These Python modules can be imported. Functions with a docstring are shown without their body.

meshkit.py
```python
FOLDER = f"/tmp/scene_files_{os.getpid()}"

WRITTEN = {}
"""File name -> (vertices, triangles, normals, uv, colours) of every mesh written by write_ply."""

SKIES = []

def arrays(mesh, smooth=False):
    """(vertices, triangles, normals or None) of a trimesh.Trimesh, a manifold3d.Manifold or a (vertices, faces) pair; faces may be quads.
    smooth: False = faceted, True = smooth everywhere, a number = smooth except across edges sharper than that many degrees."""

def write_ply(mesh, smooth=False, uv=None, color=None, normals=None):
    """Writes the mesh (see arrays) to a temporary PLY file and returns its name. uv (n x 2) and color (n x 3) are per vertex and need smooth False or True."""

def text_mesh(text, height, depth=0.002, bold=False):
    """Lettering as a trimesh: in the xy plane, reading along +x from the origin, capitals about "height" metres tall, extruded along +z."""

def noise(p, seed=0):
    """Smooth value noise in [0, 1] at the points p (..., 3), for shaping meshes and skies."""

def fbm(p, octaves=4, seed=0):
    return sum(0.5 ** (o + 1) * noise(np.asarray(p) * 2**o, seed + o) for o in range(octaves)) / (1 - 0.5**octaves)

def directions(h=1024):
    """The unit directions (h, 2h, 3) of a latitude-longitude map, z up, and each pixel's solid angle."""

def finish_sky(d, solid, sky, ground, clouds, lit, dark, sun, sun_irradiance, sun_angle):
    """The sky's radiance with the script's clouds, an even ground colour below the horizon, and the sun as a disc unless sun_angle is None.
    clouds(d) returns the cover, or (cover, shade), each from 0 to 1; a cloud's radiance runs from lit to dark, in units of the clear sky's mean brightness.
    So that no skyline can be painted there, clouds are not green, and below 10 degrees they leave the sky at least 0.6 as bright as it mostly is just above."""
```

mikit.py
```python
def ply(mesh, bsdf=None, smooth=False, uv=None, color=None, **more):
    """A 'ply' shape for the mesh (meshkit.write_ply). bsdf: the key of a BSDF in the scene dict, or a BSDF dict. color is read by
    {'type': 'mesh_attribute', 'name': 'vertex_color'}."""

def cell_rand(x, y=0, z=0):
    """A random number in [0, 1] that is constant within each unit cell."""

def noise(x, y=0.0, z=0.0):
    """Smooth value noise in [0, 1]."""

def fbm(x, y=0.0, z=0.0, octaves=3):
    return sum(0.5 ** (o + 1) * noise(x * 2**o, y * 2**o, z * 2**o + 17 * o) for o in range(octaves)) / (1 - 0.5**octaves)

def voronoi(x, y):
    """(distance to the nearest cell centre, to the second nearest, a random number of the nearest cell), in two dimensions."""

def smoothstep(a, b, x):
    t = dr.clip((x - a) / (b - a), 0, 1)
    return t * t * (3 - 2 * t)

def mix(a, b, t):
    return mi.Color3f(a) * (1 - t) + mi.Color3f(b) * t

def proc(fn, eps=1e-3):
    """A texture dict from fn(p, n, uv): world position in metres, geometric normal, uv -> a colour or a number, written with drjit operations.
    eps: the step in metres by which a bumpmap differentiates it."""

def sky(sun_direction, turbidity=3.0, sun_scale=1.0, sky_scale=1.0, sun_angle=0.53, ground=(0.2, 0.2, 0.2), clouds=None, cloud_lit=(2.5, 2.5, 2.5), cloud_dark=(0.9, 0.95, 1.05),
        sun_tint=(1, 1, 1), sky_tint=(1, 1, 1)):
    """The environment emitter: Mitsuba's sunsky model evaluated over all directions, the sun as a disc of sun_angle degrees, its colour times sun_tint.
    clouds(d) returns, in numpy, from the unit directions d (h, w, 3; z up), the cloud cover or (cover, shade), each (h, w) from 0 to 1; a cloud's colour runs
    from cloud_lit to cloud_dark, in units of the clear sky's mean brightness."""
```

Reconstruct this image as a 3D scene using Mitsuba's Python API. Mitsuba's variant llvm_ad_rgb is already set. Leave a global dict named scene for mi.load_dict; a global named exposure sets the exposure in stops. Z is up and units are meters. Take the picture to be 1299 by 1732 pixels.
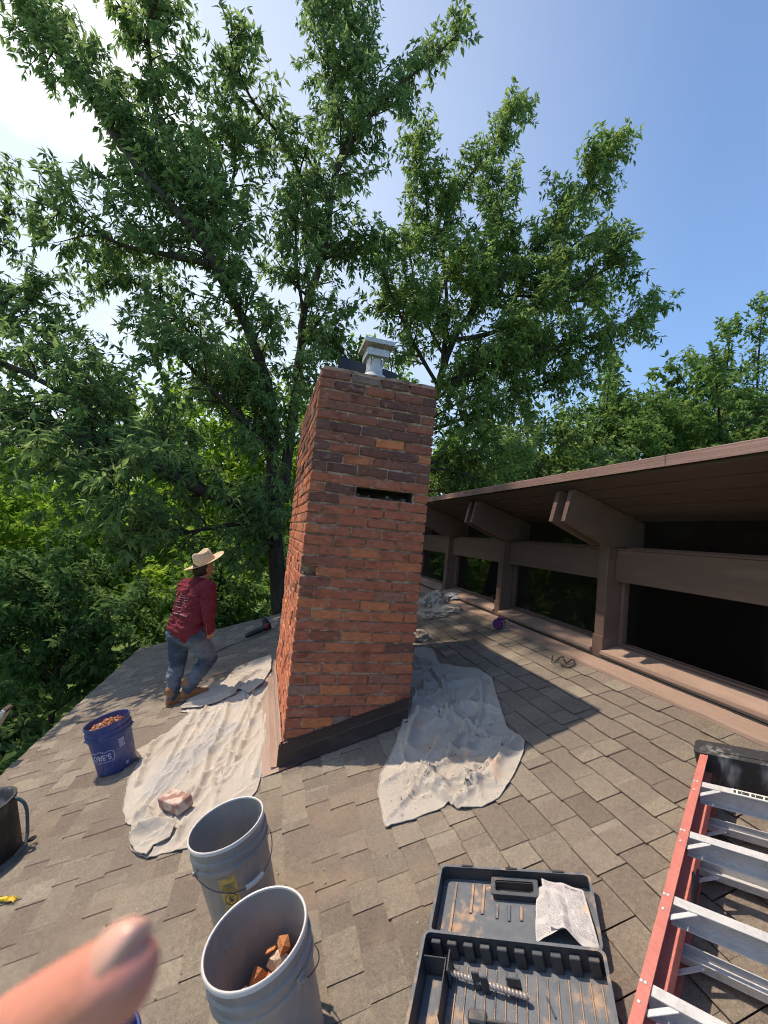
import math, random
import numpy as np, trimesh, manifold3d, shapely, mitsuba as mi, drjit as dr
import mikit, meshkit
from scipy.spatial import Delaunay, cKDTree
from mikit import proc, noise, fbm, smoothstep, mix, cell_rand, voronoi
T = mi.ScalarTransform4f
scene, labels = {}, {}

# ---------------------------------------------------------------- camera, sky, exposure
EYE, FWD, UP = np.array([-0.18977, -2.73757, 4.95295]), np.array([0.2459, 0.96775, 0.05479]), np.array([-0.10467, -0.02968, 0.99406])
scene['camera'] = {'type': 'thinlens', 'fov': 84.24, 'fov_axis': 'x', 'near_clip': 0.01, 'far_clip': 2000.0, 'aperture_radius': 0.0011, 'focus_distance': 3.2,
                   'to_world': T().look_at(origin=EYE.tolist(), target=(EYE + FWD).tolist(), up=UP.tolist())}
SUN = np.array([-0.96, 0.665, 1.96]); SUN /= np.linalg.norm(SUN)

def clouds(d):
    az = d @ (np.array([-0.75, 0.66, 0.0]))
    q = d / np.maximum(d[..., 2:3] + 0.25, 0.1)
    n = meshkit.fbm(q * 1.6 + 3.1, 5, 3)
    side = np.clip((az - 0.05) / 0.6, 0, 1)
    c = np.clip((n - 0.60 + 0.27 * side) / 0.16, 0, 1)
    veil = 0.55 * np.clip((az + 0.12) / 0.8, 0, 1) ** 1.3
    return np.clip(np.maximum(c * 0.9 * side, veil) + 0.08, 0, 1), np.clip((n - 0.62) * 2.0, 0, 0.35)

scene['sky'] = mikit.sky(SUN, turbidity=2.4, sun_angle=0.6, ground=(0.09, 0.11, 0.06), clouds=clouds, cloud_lit=(2.35, 2.42, 2.5), cloud_dark=(1.5, 1.6, 1.72), sky_scale=1.9, sky_tint=(0.86, 0.99, 1.10))
exposure = 1.72

# ---------------------------------------------------------------- helpers
cat = trimesh.util.concatenate
TAKEN = {}
def key_of(base):
    n = TAKEN.get(base, -1) + 1
    TAKEN[base] = n
    return base if n == 0 else f'{base}_{n:03d}'
def add(base, mesh, bsdf, smooth=False, uv=None, label=None, category=None, group=None, kind=None):
    k = key_of(base)
    scene[k] = mikit.ply(mesh, bsdf, smooth=smooth, uv=uv)
    tag(k, label, category, group, kind)
    return k
def thing(base, label, category, group=None):
    k = key_of(base); tag(k, label, category, group); return k
def tag(k, label=None, category=None, group=None, kind=None):
    d = {n: v for n, v in (('label', label), ('category', category), ('group', group), ('kind', kind)) if v}
    if d: labels[k] = d
def rgb(*c): return {'type': 'rgb', 'value': list(c)}
def mat(name, color, rough=0.6, bump=None, bscale=0.002, two=True, **kw):
    c = proc(color) if callable(color) else rgb(*color)
    b = {'type': 'principled', 'base_color': c, 'roughness': rough if not callable(rough) else proc(rough), **kw}
    if bump: b = {'type': 'bumpmap', 'arbitrary': proc(bump, eps=0.002), 'scale': bscale, 'nested': b}
    scene[name] = {'type': 'twosided', 'nested': b} if two else b
    return name
def unit(v): v = np.asarray(v, float); return v / np.linalg.norm(v)
def frame(o, x, y, z):
    m = np.eye(4); m[:3, 0], m[:3, 1], m[:3, 2], m[:3, 3] = x, y, z, o; return m
def box(x0, x1, y0, y1, z0, z1):
    b = trimesh.creation.box((x1 - x0, y1 - y0, z1 - z0)); b.apply_translation(((x0 + x1) / 2, (y0 + y1) / 2, (z0 + z1) / 2)); return b
CB_SIGN, CB_FULL = [], []
for _s in np.ndindex(2, 2, 2):
    for _a in range(3):
        CB_SIGN.append([2 * i - 1 for i in _s]); CB_FULL.append([1.0 if j == _a else 0.0 for j in range(3)])
CB_SIGN, CB_FULL = np.array(CB_SIGN, float), np.array(CB_FULL)
CB_FACES = trimesh.convex.convex_hull(CB_SIGN * (1 - 0.3 * (1 - CB_FULL)))
_o = cKDTree(CB_FACES.vertices).query(CB_SIGN * (1 - 0.3 * (1 - CB_FULL)))[1]
_inv = np.empty(24, int); _inv[_o] = np.arange(24)
CB_FACES = _inv[np.array(CB_FACES.faces)]
def cbox(x0, x1, y0, y1, z0, z1, c=0.004):
    h = np.array([x1 - x0, y1 - y0, z1 - z0]) / 2; ctr = np.array([x1 + x0, y1 + y0, z1 + z0]) / 2
    c = min(c, 0.45 * h.min())
    return trimesh.Trimesh(CB_SIGN * (h - c * (1 - CB_FULL)) + ctr, CB_FACES, process=False)
def tube(points, radii, sides=8, caps=True):
    p = np.asarray(points, float); n = len(p)
    r = np.broadcast_to(np.asarray(radii, float), (n,))
    t = np.gradient(p, axis=0); t /= np.linalg.norm(t, axis=1, keepdims=True) + 1e-12
    a = np.empty_like(t); ref = np.array([0, 0, 1.0]) if abs(t[0, 2]) < 0.9 else np.array([1.0, 0, 0])
    for i in range(n):
        ref = ref - t[i] * (ref @ t[i]); ref /= np.linalg.norm(ref) + 1e-12; a[i] = ref
    b = np.cross(t, a); ang = np.arange(sides) * 2 * np.pi / sides
    v = p[:, None] + r[:, None, None] * (np.cos(ang)[None, :, None] * a[:, None] + np.sin(ang)[None, :, None] * b[:, None])
    i, j = np.meshgrid(np.arange(n - 1), np.arange(sides), indexing='ij')
    q = np.stack([i * sides + j, i * sides + (j + 1) % sides, (i + 1) * sides + (j + 1) % sides, (i + 1) * sides + j], -1).reshape(-1, 4)
    f = [q[:, [0, 1, 2]], q[:, [0, 2, 3]]]; v = v.reshape(-1, 3)
    if caps:
        v = np.vstack([v, p[:1], p[-1:]]); k = np.arange(sides); k2 = (k + 1) % sides; m = len(v)
        f += [np.stack([k2, k, k * 0 + m - 2], 1), np.stack([(n - 1) * sides + k, (n - 1) * sides + k2, k * 0 + m - 1], 1)]
    return trimesh.Trimesh(v, np.vstack(f), process=False)
def spline(pts, n):
    from scipy.interpolate import CubicSpline
    p = np.asarray(pts, float); d = np.r_[0, np.cumsum(np.linalg.norm(np.diff(p, axis=0), axis=1))]
    return CubicSpline(d, p)(np.linspace(0, d[-1], n)) if len(p) > 2 else p[0] + (p[1] - p[0]) * np.linspace(0, 1, n)[:, None]
def lathe(profile, n=48):
    pr = np.asarray(profile, float); a = np.arange(n) * 2 * np.pi / n
    v = np.stack([pr[:, 0, None] * np.cos(a), pr[:, 0, None] * np.sin(a), np.broadcast_to(pr[:, 1, None], (len(pr), n))], -1).reshape(-1, 3)
    i, j = np.meshgrid(np.arange(len(pr) - 1), np.arange(n), indexing='ij')
    q = np.stack([i * n + j, i * n + (j + 1) % n, (i + 1) * n + (j + 1) % n, (i + 1) * n + j], -1).reshape(-1, 4)
    return trimesh.Trimesh(v, np.vstack([q[:, [0, 1, 2]], q[:, [0, 2, 3]]]), process=False)
def moved(m, M): m = m.copy(); m.apply_transform(M); return m
def hull(points): return trimesh.convex.convex_hull(np.asarray(points))
def chunk(rs, size, n=9):
    p = rs.normal(size=(n, 3)); p /= np.linalg.norm(p, axis=1, keepdims=True)
    return hull(p * np.asarray(size) * rs.uniform(0.7, 1.0, (n, 1)))
def capsules(bones, edge=None, smooth_iter=8):
    """One surface from tapered bones (p, rp, q, rq)."""
    parts = []
    for p, rp, q, rq in bones:
        s = [manifold3d.Manifold.sphere(r, 20).translate(tuple(map(float, c))) for c, r in ((p, rp), (q, rq))]
        parts.append(manifold3d.Manifold.batch_hull(s))
    m = manifold3d.Manifold.batch_boolean(parts, manifold3d.OpType.Add)
    if edge: m = m.refine_to_length(edge)
    g = m.to_mesh(); t = trimesh.Trimesh(g.vert_properties[:, :3], g.tri_verts, process=True)
    if smooth_iter: trimesh.smoothing.filter_taubin(t, iterations=smooth_iter)
    return t
SL, ZR = 0.333, 3.47
NU = unit([-SL, 0, 1]); E1 = unit([1, 0, SL]); E2 = np.array([0, 1.0, 0])
def RP(x, y, h=0.0): return np.array([x, y, ZR + SL * x]) + h * NU
def roof_frame(x, y, h=0.0, deg=0.0):
    a = math.radians(deg); X = math.cos(a) * E1 + math.sin(a) * E2
    return frame(RP(x, y, h), X, np.cross(NU, X), NU)

# ---------------------------------------------------------------- materials
def shingle_color(p, n, uv):
    base = mix((0.148, 0.122, 0.100), (0.250, 0.218, 0.175), uv.x)
    base = mix(base, (0.158, 0.128, 0.110), smoothstep(0.52, 0.56, cell_rand(dr.floor((p.x + 2.062) / 0.115), dr.floor(p.y / 0.13 + 7 * cell_rand(dr.floor((p.x + 2.062) / 0.115), 3.0)), 1.0)) * 0.55)
    g = cell_rand(p.x * 480, p.y * 480, p.z * 480)
    g2 = noise(p.x * 160, p.y * 160, p.z * 160)
    g3 = noise(p.x * 95, p.y * 95, p.z * 95)
    c = base * (0.44 + 0.50 * g + 0.34 * g2 + 0.26 * g3)
    streak = fbm(p.x * 2.2, p.y * 2.2, 0.3)
    c = c * (0.84 + 0.28 * streak)
    dust = smoothstep(0.42, 0.75, fbm(p.x * 5, p.y * 5, 1.7)) * dr.exp(-(dr.square((p.x + 0.1) / 0.75) + dr.square((p.y + 1.1) / 0.75)))
    dust += 0.55 * smoothstep(0.5, 0.8, fbm(p.x * 9, p.y * 7, 4.7)) * smoothstep(0.5, 1.7, p.x) * smoothstep(-0.6, 1.6, p.y) * smoothstep(3.6, 2.2, p.y)
    c = mix(c, mi.Color3f(0.40, 0.285, 0.19) * (0.7 + 0.5 * g), dr.clip(dust, 0, 1) * 0.42)
    return mix(mi.Color3f(0.070, 0.058, 0.050) * (0.7 + 0.6 * g), c, uv.y)
mat('m_shingle', shingle_color, 0.92, specular=0.2)
def brick_color(p, n, uv):
    t = uv.x
    c = mix((0.115, 0.052, 0.042), (0.330, 0.106, 0.060), smoothstep(0.0, 0.50, t))
    c = mix(c, (0.450, 0.155, 0.066), smoothstep(0.60, 1.0, t))
    c = mix(c, (0.200, 0.150, 0.125), uv.y)
    f = fbm(p.x * 38, p.y * 38, p.z * 55, 3); g = noise(p.x * 230, p.y * 230, p.z * 230)
    c = c * (0.62 + 0.70 * f + 0.26 * g)
    blot = smoothstep(0.60, 0.78, fbm(p.x * 13 + 5, p.y * 13, p.z * 17, 3))
    c = mix(c, c * 0.5, blot * 0.6)
    lime = smoothstep(0.66, 0.80, fbm(p.x * 20 + 9, p.y * 20, p.z * 30 + 4, 3))
    c = mix(c, (0.40, 0.29, 0.22), lime * 0.40)
    drip = smoothstep(0.63, 0.80, fbm(p.x * 16, p.y * 16, p.z * 2.2 + 7, 3))
    return mix(c, c * 0.6, drip * 0.5)
mat('m_brick', brick_color, 0.9, bump=lambda p, n, uv: fbm(p.x * 60, p.y * 60, p.z * 60, 3), bscale=0.006, specular=0.25)
def mortar_color(p, n, uv):
    f = fbm(p.x * 22, p.y * 22, p.z * 22, 3); g = noise(p.x * 300, p.y * 300, p.z * 300)
    c = mix((0.19, 0.115, 0.078), (0.43, 0.30, 0.215), smoothstep(0.34, 0.66, f))
    return c * (0.65 + 0.6 * g)
mat('m_mortar', mortar_color, 0.95, bump=lambda p, n, uv: fbm(p.x * 90, p.y * 90, p.z * 90, 2), bscale=0.006)
def paint(name, c, wear=0.3, rough=0.55, grain=None):
    c = mi.ScalarColor3f(*c); c = [c[0], c[1], c[2]]
    def fn(p, n, uv):
        g = fbm(p.x * 6, p.y * 1.5, p.z * 9, 3); s = noise(p.x * 60, p.y * 9, p.z * 90)
        k = mi.Color3f(*c) * (0.80 + 0.30 * g + 0.10 * s)
        d = smoothstep(0.60, 0.78, fbm(p.x * 11, p.y * 3, p.z * 14 + 3, 3))
        return mix(k, k * 1.35 + 0.02, d * wear)
    return mat(name, fn, rough, specular=0.4, bump=lambda p, n, uv: noise(p.x * 70, p.y * 5, p.z * 110) * 0.6 + 0.4 * noise(p.x * 160, p.y * 14, p.z * 260), bscale=0.0022)
paint('m_brown', (0.125, 0.080, 0.066), 0.3)
paint('m_brown_metal', (0.235, 0.152, 0.138), 0.25, 0.42)
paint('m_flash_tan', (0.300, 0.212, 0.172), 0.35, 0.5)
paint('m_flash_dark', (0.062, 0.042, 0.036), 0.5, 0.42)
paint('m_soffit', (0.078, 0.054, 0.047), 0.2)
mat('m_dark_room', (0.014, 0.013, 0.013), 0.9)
scene['m_glass'] = {'type': 'thindielectric', 'int_ior': 1.28}
def canvas_color(p, n, uv):
    f = fbm(p.x * 5, p.y * 5, p.z * 5, 3); w = noise(p.x * 420, p.y * 420, p.z * 420)
    c = mix((0.345, 0.310, 0.270), (0.455, 0.415, 0.365), f) * (0.88 + 0.2 * w)
    st = smoothstep(0.60, 0.72, fbm(p.x * 4.2 + 3, p.y * 4.2, 2.0, 3)) * uv.x
    c = mix(c, (0.30, 0.31, 0.33), st * 0.65)
    rust = smoothstep(0.66, 0.80, fbm(p.x * 8 + 1, p.y * 8 + 8, 5.0, 3)) * uv.y
    c = mix(c, (0.44, 0.27, 0.17), rust * 0.6)
    d, d2, k = voronoi(p.x * 34 + 3 * fbm(p.x * 9, p.y * 9, 1.0), p.y * 34 + 3 * fbm(p.x * 9, p.y * 9, 4.0))
    spot = smoothstep(0.20, 0.07, d / (0.1 + k)) * smoothstep(0.55, 0.75, k)
    return mix(c, (0.14, 0.11, 0.09), spot * 0.75 * uv.y)
mat('m_canvas', canvas_color, 0.95, specular=0.1, bump=lambda p, n, uv: fbm(p.x * 30, p.y * 30, p.z * 30, 3), bscale=0.010)
# ---------------------------------------------------------------- ground and hill
def ground_color(p, n, uv):
    g = fbm(p.x * 0.5, p.y * 0.5, 0.0, 3); k = noise(p.x * 14, p.y * 14, 0.2)
    return mix((0.055, 0.115, 0.022), (0.13, 0.20, 0.045), g) * (0.6 + 0.8 * k)
mat('m_ground', ground_color, 0.95)
gx, gy = np.meshgrid(np.linspace(-1, 1, 121) ** 3 * 700, np.linspace(-1, 1, 121) ** 3 * 700, indexing='ij')
rr = np.hypot(gx, gy)
gz = 0.6 * (meshkit.noise(np.stack([gx * 0.05, gy * 0.05, gx * 0], -1)) - 0.5) * np.clip((rr - 9) / 10, 0, 1) + 6.0 * np.clip((rr - 60) / 200, 0, 1) ** 1.5
gi = np.arange(121 * 121).reshape(121, 121)
gq = np.stack([gi[:-1, :-1], gi[1:, :-1], gi[1:, 1:], gi[:-1, 1:]], -1).reshape(-1, 4)
add('ground', (np.stack([gx, gy, gz], -1).reshape(-1, 3), gq), 'm_ground', smooth=True, kind='structure')
grs = np.random.RandomState(4)

# ---------------------------------------------------------------- house: the roof slope we stand on
house = thing('house', 'brown timber house with shingle roof and dark clerestory windows under a deep eave', 'house')
XE, XF = -2.05, 2.07                    # eave and the foot of the wall flashing
def far_y(x): return 4.86 - 0.13 * (x + 2.05)
YN = -5.2
deck = [RP(XE, YN, -0.004), RP(2.36, YN, -0.004), RP(2.36, far_y(2.36), -0.004), RP(XE, far_y(XE), -0.004)]
deck += [p - np.array([0, 0, 0.14]) for p in deck]
add(house + '__lower_roof', hull(deck), 'm_dark_room')
srs = np.random.RandomState(11)
cour, pieces = 0.1150, []
def slab(x0, x1, y0, y1, y2, y3, hb, th):
    """one tab: its lower (butt) edge at x0 between y0..y1, its upper edge at x1 between y2..y3, tucked under the course above"""
    c = []
    for h in (0, th): c += [RP(x0, y0, hb + 0.004 + h), RP(x1, y2, hb * 0.0 - 0.0015 + 0.6 * h), RP(x1, y3, -0.0015 + 0.6 * h), RP(x0, y1, hb + 0.004 + h)]
    c = np.array(c)
    quads = [(4, 5, 6, 7)], [(0, 4, 7, 3), (0, 1, 5, 4), (3, 7, 6, 2)]
    v, f, u = [], [], []
    for dark, qs in zip((1.0, 0.0), quads):
        for q in qs:
            k = len(v); v += [c[i] for i in q]; f += [[k, k + 2, k + 1], [k, k + 3, k + 2]]; u += [dark] * 4
    return np.array(v), np.array(f), np.array(u)
i = 0
x = XE - 0.012
while x < XF:
    x1 = min(x + cour + 0.035, XF + 0.05)
    y = YN + srs.uniform(0, 0.25); thick = srs.rand() < 0.5
    ye = far_y(x)
    while y < ye - 0.02:
        L = srs.choice([0.11, 0.14, 0.18, 0.23]) * srs.uniform(0.88, 1.12)
        y1 = min(y + L, ye)
        if ye - y1 < 0.06: y1 = ye
        th = 0.0050 if thick else 0.0026
        g = srs.uniform(0.0008, 0.0022); j = srs.uniform(-0.003, 0.003) + (0.0 if thick else 0.006)
        v, f, u = slab(x + j, x1, y + g, y1 - g + srs.uniform(-.002, .001), y + g, y1 - g, 0.0018 + srs.uniform(0, 0.0012), th)
        tone = np.clip(srs.normal(0.45, 0.21) + (0.14 if thick else -0.06), 0, 1)
        pieces.append((v, f, np.stack([np.full(len(u), tone), u], 1)))
        y = y1; thick = (not thick) if srs.rand() < 0.85 else thick
    x += cour
cen = np.array([p[0].mean(0) for p in pieces]); rel = cen - EYE; dep = rel @ FWD
rgt = np.cross(FWD, UP); px = np.stack([rel @ rgt, rel @ UP], 1) / np.maximum(dep, 0.05)[:, None]
inview = (dep > 0.2) & (np.abs(px[:, 0]) < 0.95) & (np.abs(px[:, 1]) < 1.25)
order = np.lexsort((np.linalg.norm(rel, axis=1), ~inview))
def join(ps):
    v, f, u, n = [], [], [], 0
    for a, b, c in ps: v.append(a); f.append(b + n); u.append(c); n += len(a)
    return (np.vstack(v), np.vstack(f)), np.vstack(u)
for k in order[:300]:
    v, f, u = pieces[k]; add(house + '__lower_roof__shingle', (v, f), 'm_shingle', uv=u)
m_, u_ = join([pieces[k] for k in order[300:]])
add(house + '__lower_roof__distant_shingles', m_, 'm_shingle', uv=u_, kind='stuff')
# drip edges
def bar(a, b, w, h, up=(0, 0, 1.0), c=0.003):
    a, b = np.asarray(a, float), np.asarray(b, float); X = unit(b - a); Yv = unit(np.cross(up, X)); Zv = np.cross(X, Yv)
    return moved(cbox(0, np.linalg.norm(b - a), -w / 2, w / 2, -h / 2, h / 2, c), frame(a, X, Yv, Zv))
add(house + '__eave_trim', bar(RP(XE + 0.01, YN, -0.075), RP(XE + 0.01, far_y(XE), -0.075), 0.03, 0.13), 'm_brown')
add(house + '__rake_trim', bar(RP(XE, far_y(XE) - 0.005, -0.075), RP(2.3, far_y(2.3) - 0.005, -0.075), 0.03, 0.13), 'm_brown')
add(house + '__lower_wall', cat([box(-1.5, -1.38, YN, 4.35, -0.3, 2.95), box(-1.379, 6.6, 4.2, 4.32, -0.3, 2.95), box(-1.37, -1.3, YN, 4.19, -.3, 2.4)]), 'm_brown')

# ---------------------------------------------------------------- house: clerestory
PY = [-3.06, -1.545, -0.02, 1.47, 2.98, 4.45]
XPF = 2.247
# wall flashing apron: metal strip that climbs from the shingles to under the sills
n_ = 160; ys = np.linspace(YN, far_y(2.1), n_)
wob = 0.004 * (meshkit.fbm(np.stack([ys * 9, ys * 0, ys * 0], 1)) - 0.5) * 2
rows = [[np.array([2.062 + w * 2.2, yy, ZR + SL * 2.062 + 0.006]) for yy, w in zip(ys, wob)],
        [np.array([2.064 + w * 2, yy, ZR + SL * 2.062 + 0.022 + 2.0 * abs(w)]) for yy, w in zip(ys, wob)],
        [np.array([2.12, yy, ZR + SL * 2.12 + 0.019 + w]) for yy, w in zip(ys, wob)],
        [np.array([2.235, yy, ZR + SL * 2.12 + 0.030]) for yy in ys],
        [np.array([2.30, yy, ZR + SL * 2.12 + 0.032]) for yy in ys]]
gi = np.arange(len(rows) * n_).reshape(len(rows), n_)
gq = np.stack([gi[:-1, :-1], gi[:-1, 1:], gi[1:, 1:], gi[1:, :-1]], -1).reshape(-1, 4)
add(house + '__wall_flashing', (np.array(rows).reshape(-1, 3), gq), 'm_flash_tan', smooth=40)
for y in PY:
    p_ = [house + '__post']
    add(house + '__post', cat([cbox(XPF, 2.40, y - 0.047, y + 0.047, 4.16, 5.27), cbox(XPF - 0.006, 2.39, y - 0.052, y + 0.052, 4.16, 4.36, 0.002)]), 'm_brown')
    for a, b in ((y - 0.092, y - 0.050), (y + 0.050, y + 0.092)):
        prof = shapely.Polygon([(1.815, 5.178), (2.20, 5.03), (2.52, 5.03), (2.52, 5.225), (1.885, 5.418), (1.865, 5.408)])
        m = trimesh.creation.extrude_polygon(prof, b - a, engine='earcut')
        m.apply_transform(np.array([[1, 0, 0, 0], [0, 0, 1, a], [0, 1, 0, 0], [0, 0, 0, 1.0]])); m.fix_normals()
        add(house + '__beam', m, 'm_brown')
for y0, y1 in zip([p + 0.0525 for p in PY[:-1]], [p - 0.0525 for p in PY[1:]]):
    add(house + '__rail', cat([cbox(2.315, 2.46, y0, y1, 4.775, 5.010), cbox(2.308, 2.46, y0, y1, 5.010, 5.022, .002)]), 'm_brown')
    sill = hull([(2.222, y0, 4.234), (2.222, y1, 4.234), (2.222, y0, 4.256), (2.222, y1, 4.256), (2.46, y0, 4.232), (2.46, y1, 4.232), (2.46, y0, 4.315), (2.46, y1, 4.315)])
    add(house + '__sill', cat([sill, cbox(2.243, 2.44, y0 + .002, y1 - .002, 4.205, 4.2315, 0.002), cbox(2.285, 2.44, y0 + .002, y1 - .002, 4.165, 4.2045, 0.002)]), 'm_flash_tan')
    for zb, zt in ((4.302, 4.776), (5.020, 5.30)):
        w = thing(house + '__window', None, None)
        fr = cat([cbox(2.375, 2.425, y0, y0 + 0.032, zb, zt, .002), cbox(2.375, 2.425, y1 - 0.032, y1, zb, zt, .002), cbox(2.378, 2.422, y0 + 0.0325, y1 - 0.0325, zb, zb + 0.018, .002)])
        add(w + '__frame', fr, 'm_brown')
        add(w + '__pane', (np.array([(2.402, y0 + .03, zb + .016), (2.402, y1 - .03, zb + .016), (2.402, y1 - .03, zt), (2.402, y0 + .03, zt)]), np.array([[0, 3, 2, 1]])), 'm_glass')
# soffit boards
SS = -0.300
def soff(x): return 5.452 + SS * (x - 1.79)
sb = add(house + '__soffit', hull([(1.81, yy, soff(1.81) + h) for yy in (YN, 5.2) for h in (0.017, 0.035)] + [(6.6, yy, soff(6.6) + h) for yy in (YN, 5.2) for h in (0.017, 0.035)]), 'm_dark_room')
xb = 1.812
while xb < 2.40:
    b = hull([(xx, yy, soff(xx) + h) for xx in (xb, xb + 0.130) for yy in (YN, 5.2) for h in (0.0, 0.0165)])
    add(house + '__soffit__board', b, 'm_soffit'); xb += 0.1385
add(house + '__upper_roof', hull([(1.81, yy, soff(1.81) + h) for yy in (YN - .02, 5.22) for h in (0.0355, 0.05)] + [(6.6, yy, soff(6.6) + h) for yy in (YN - .02, 5.22) for h in (0.0355, 0.05)]), 'm_brown_metal')
fy = [YN - 0.02, -3.4, -0.93, 1.6, 5.22]
for a, b in zip(fy[:-1], fy[1:]):
    add(house + '__fascia', cat([cbox(1.784, 1.809, a + .0015, b, 5.464, 5.522, 0.004), cbox(1.780, 1.784, a + .0015, b, 5.459, 5.471, 0.001)]), 'm_brown_metal')
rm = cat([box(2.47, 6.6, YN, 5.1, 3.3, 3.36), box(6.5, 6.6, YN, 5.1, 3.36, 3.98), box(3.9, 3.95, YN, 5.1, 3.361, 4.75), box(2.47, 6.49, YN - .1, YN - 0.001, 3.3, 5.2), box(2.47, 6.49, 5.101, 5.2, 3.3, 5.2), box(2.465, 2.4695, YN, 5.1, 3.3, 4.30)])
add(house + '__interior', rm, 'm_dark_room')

# ---------------------------------------------------------------- chimney
CW, CD, RW, BL = 0.813, 1.62, 0.0677, 0.2057
PSI = 0.0207
CM = frame((0, 0, 0), (math.cos(PSI), math.sin(PSI), 0), (-math.sin(PSI), math.cos(PSI), 0), (0, 0, 1))
chim = thing('brick_chimney', 'tall free standing red brick chimney with raked mortar joints and a missing brick', 'chimney')
crs = np.random.RandomState(5)
HOLES = {(11, 'f', 2), (11, 'f', 3), (19, 'f', 0)}
core = manifold3d.Manifold.cube((CW - 0.022, CD - 0.022, 3.1)).translate((0.011, 0.011, 2.88))
def pocket(x0, x1, y0, y1, z0, z1): return manifold3d.Manifold.cube((x1 - x0, y1 - y0, z1 - z0)).translate((x0, y0, z0))
zt = lambda r: 6 - r * RW
core = core - pocket(0.309, 0.706, -0.1, 0.20, zt(11) - 0.064, zt(11) + 0.003) - pocket(-0.1, 0.110, -0.1, 0.097, zt(19) - 0.064, zt(19) + 0.003)
g = core.refine_to_length(0.03).to_mesh(); gv = np.array(g.vert_properties[:, :3]); 
gv += (meshkit.noise(gv * 60)[:, None] - 0.5) * 0.004
add(chim + '__mortar', (gv @ CM[:3, :3].T, np.array(g.tri_verts)), 'm_mortar')
bricks = []           # (mesh, tone, grey, priority)
def tone_of(row):
    t = crs.normal(0.56, 0.12)
    if row < 10: t = crs.normal(0.15, 0.12)
    if row > 20: t += 0.05
    q = crs.rand()
    if q < 0.11 and row >= 4: t = crs.uniform(0.78, 1.0)
    elif q < 0.19: t = crs.uniform(0.08, 0.28)
    gq = crs.uniform(0, 0.12) if crs.rand() < 0.975 else crs.uniform(0.4, 0.9)
    return float(np.clip(t, 0, 1)), gq
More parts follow.
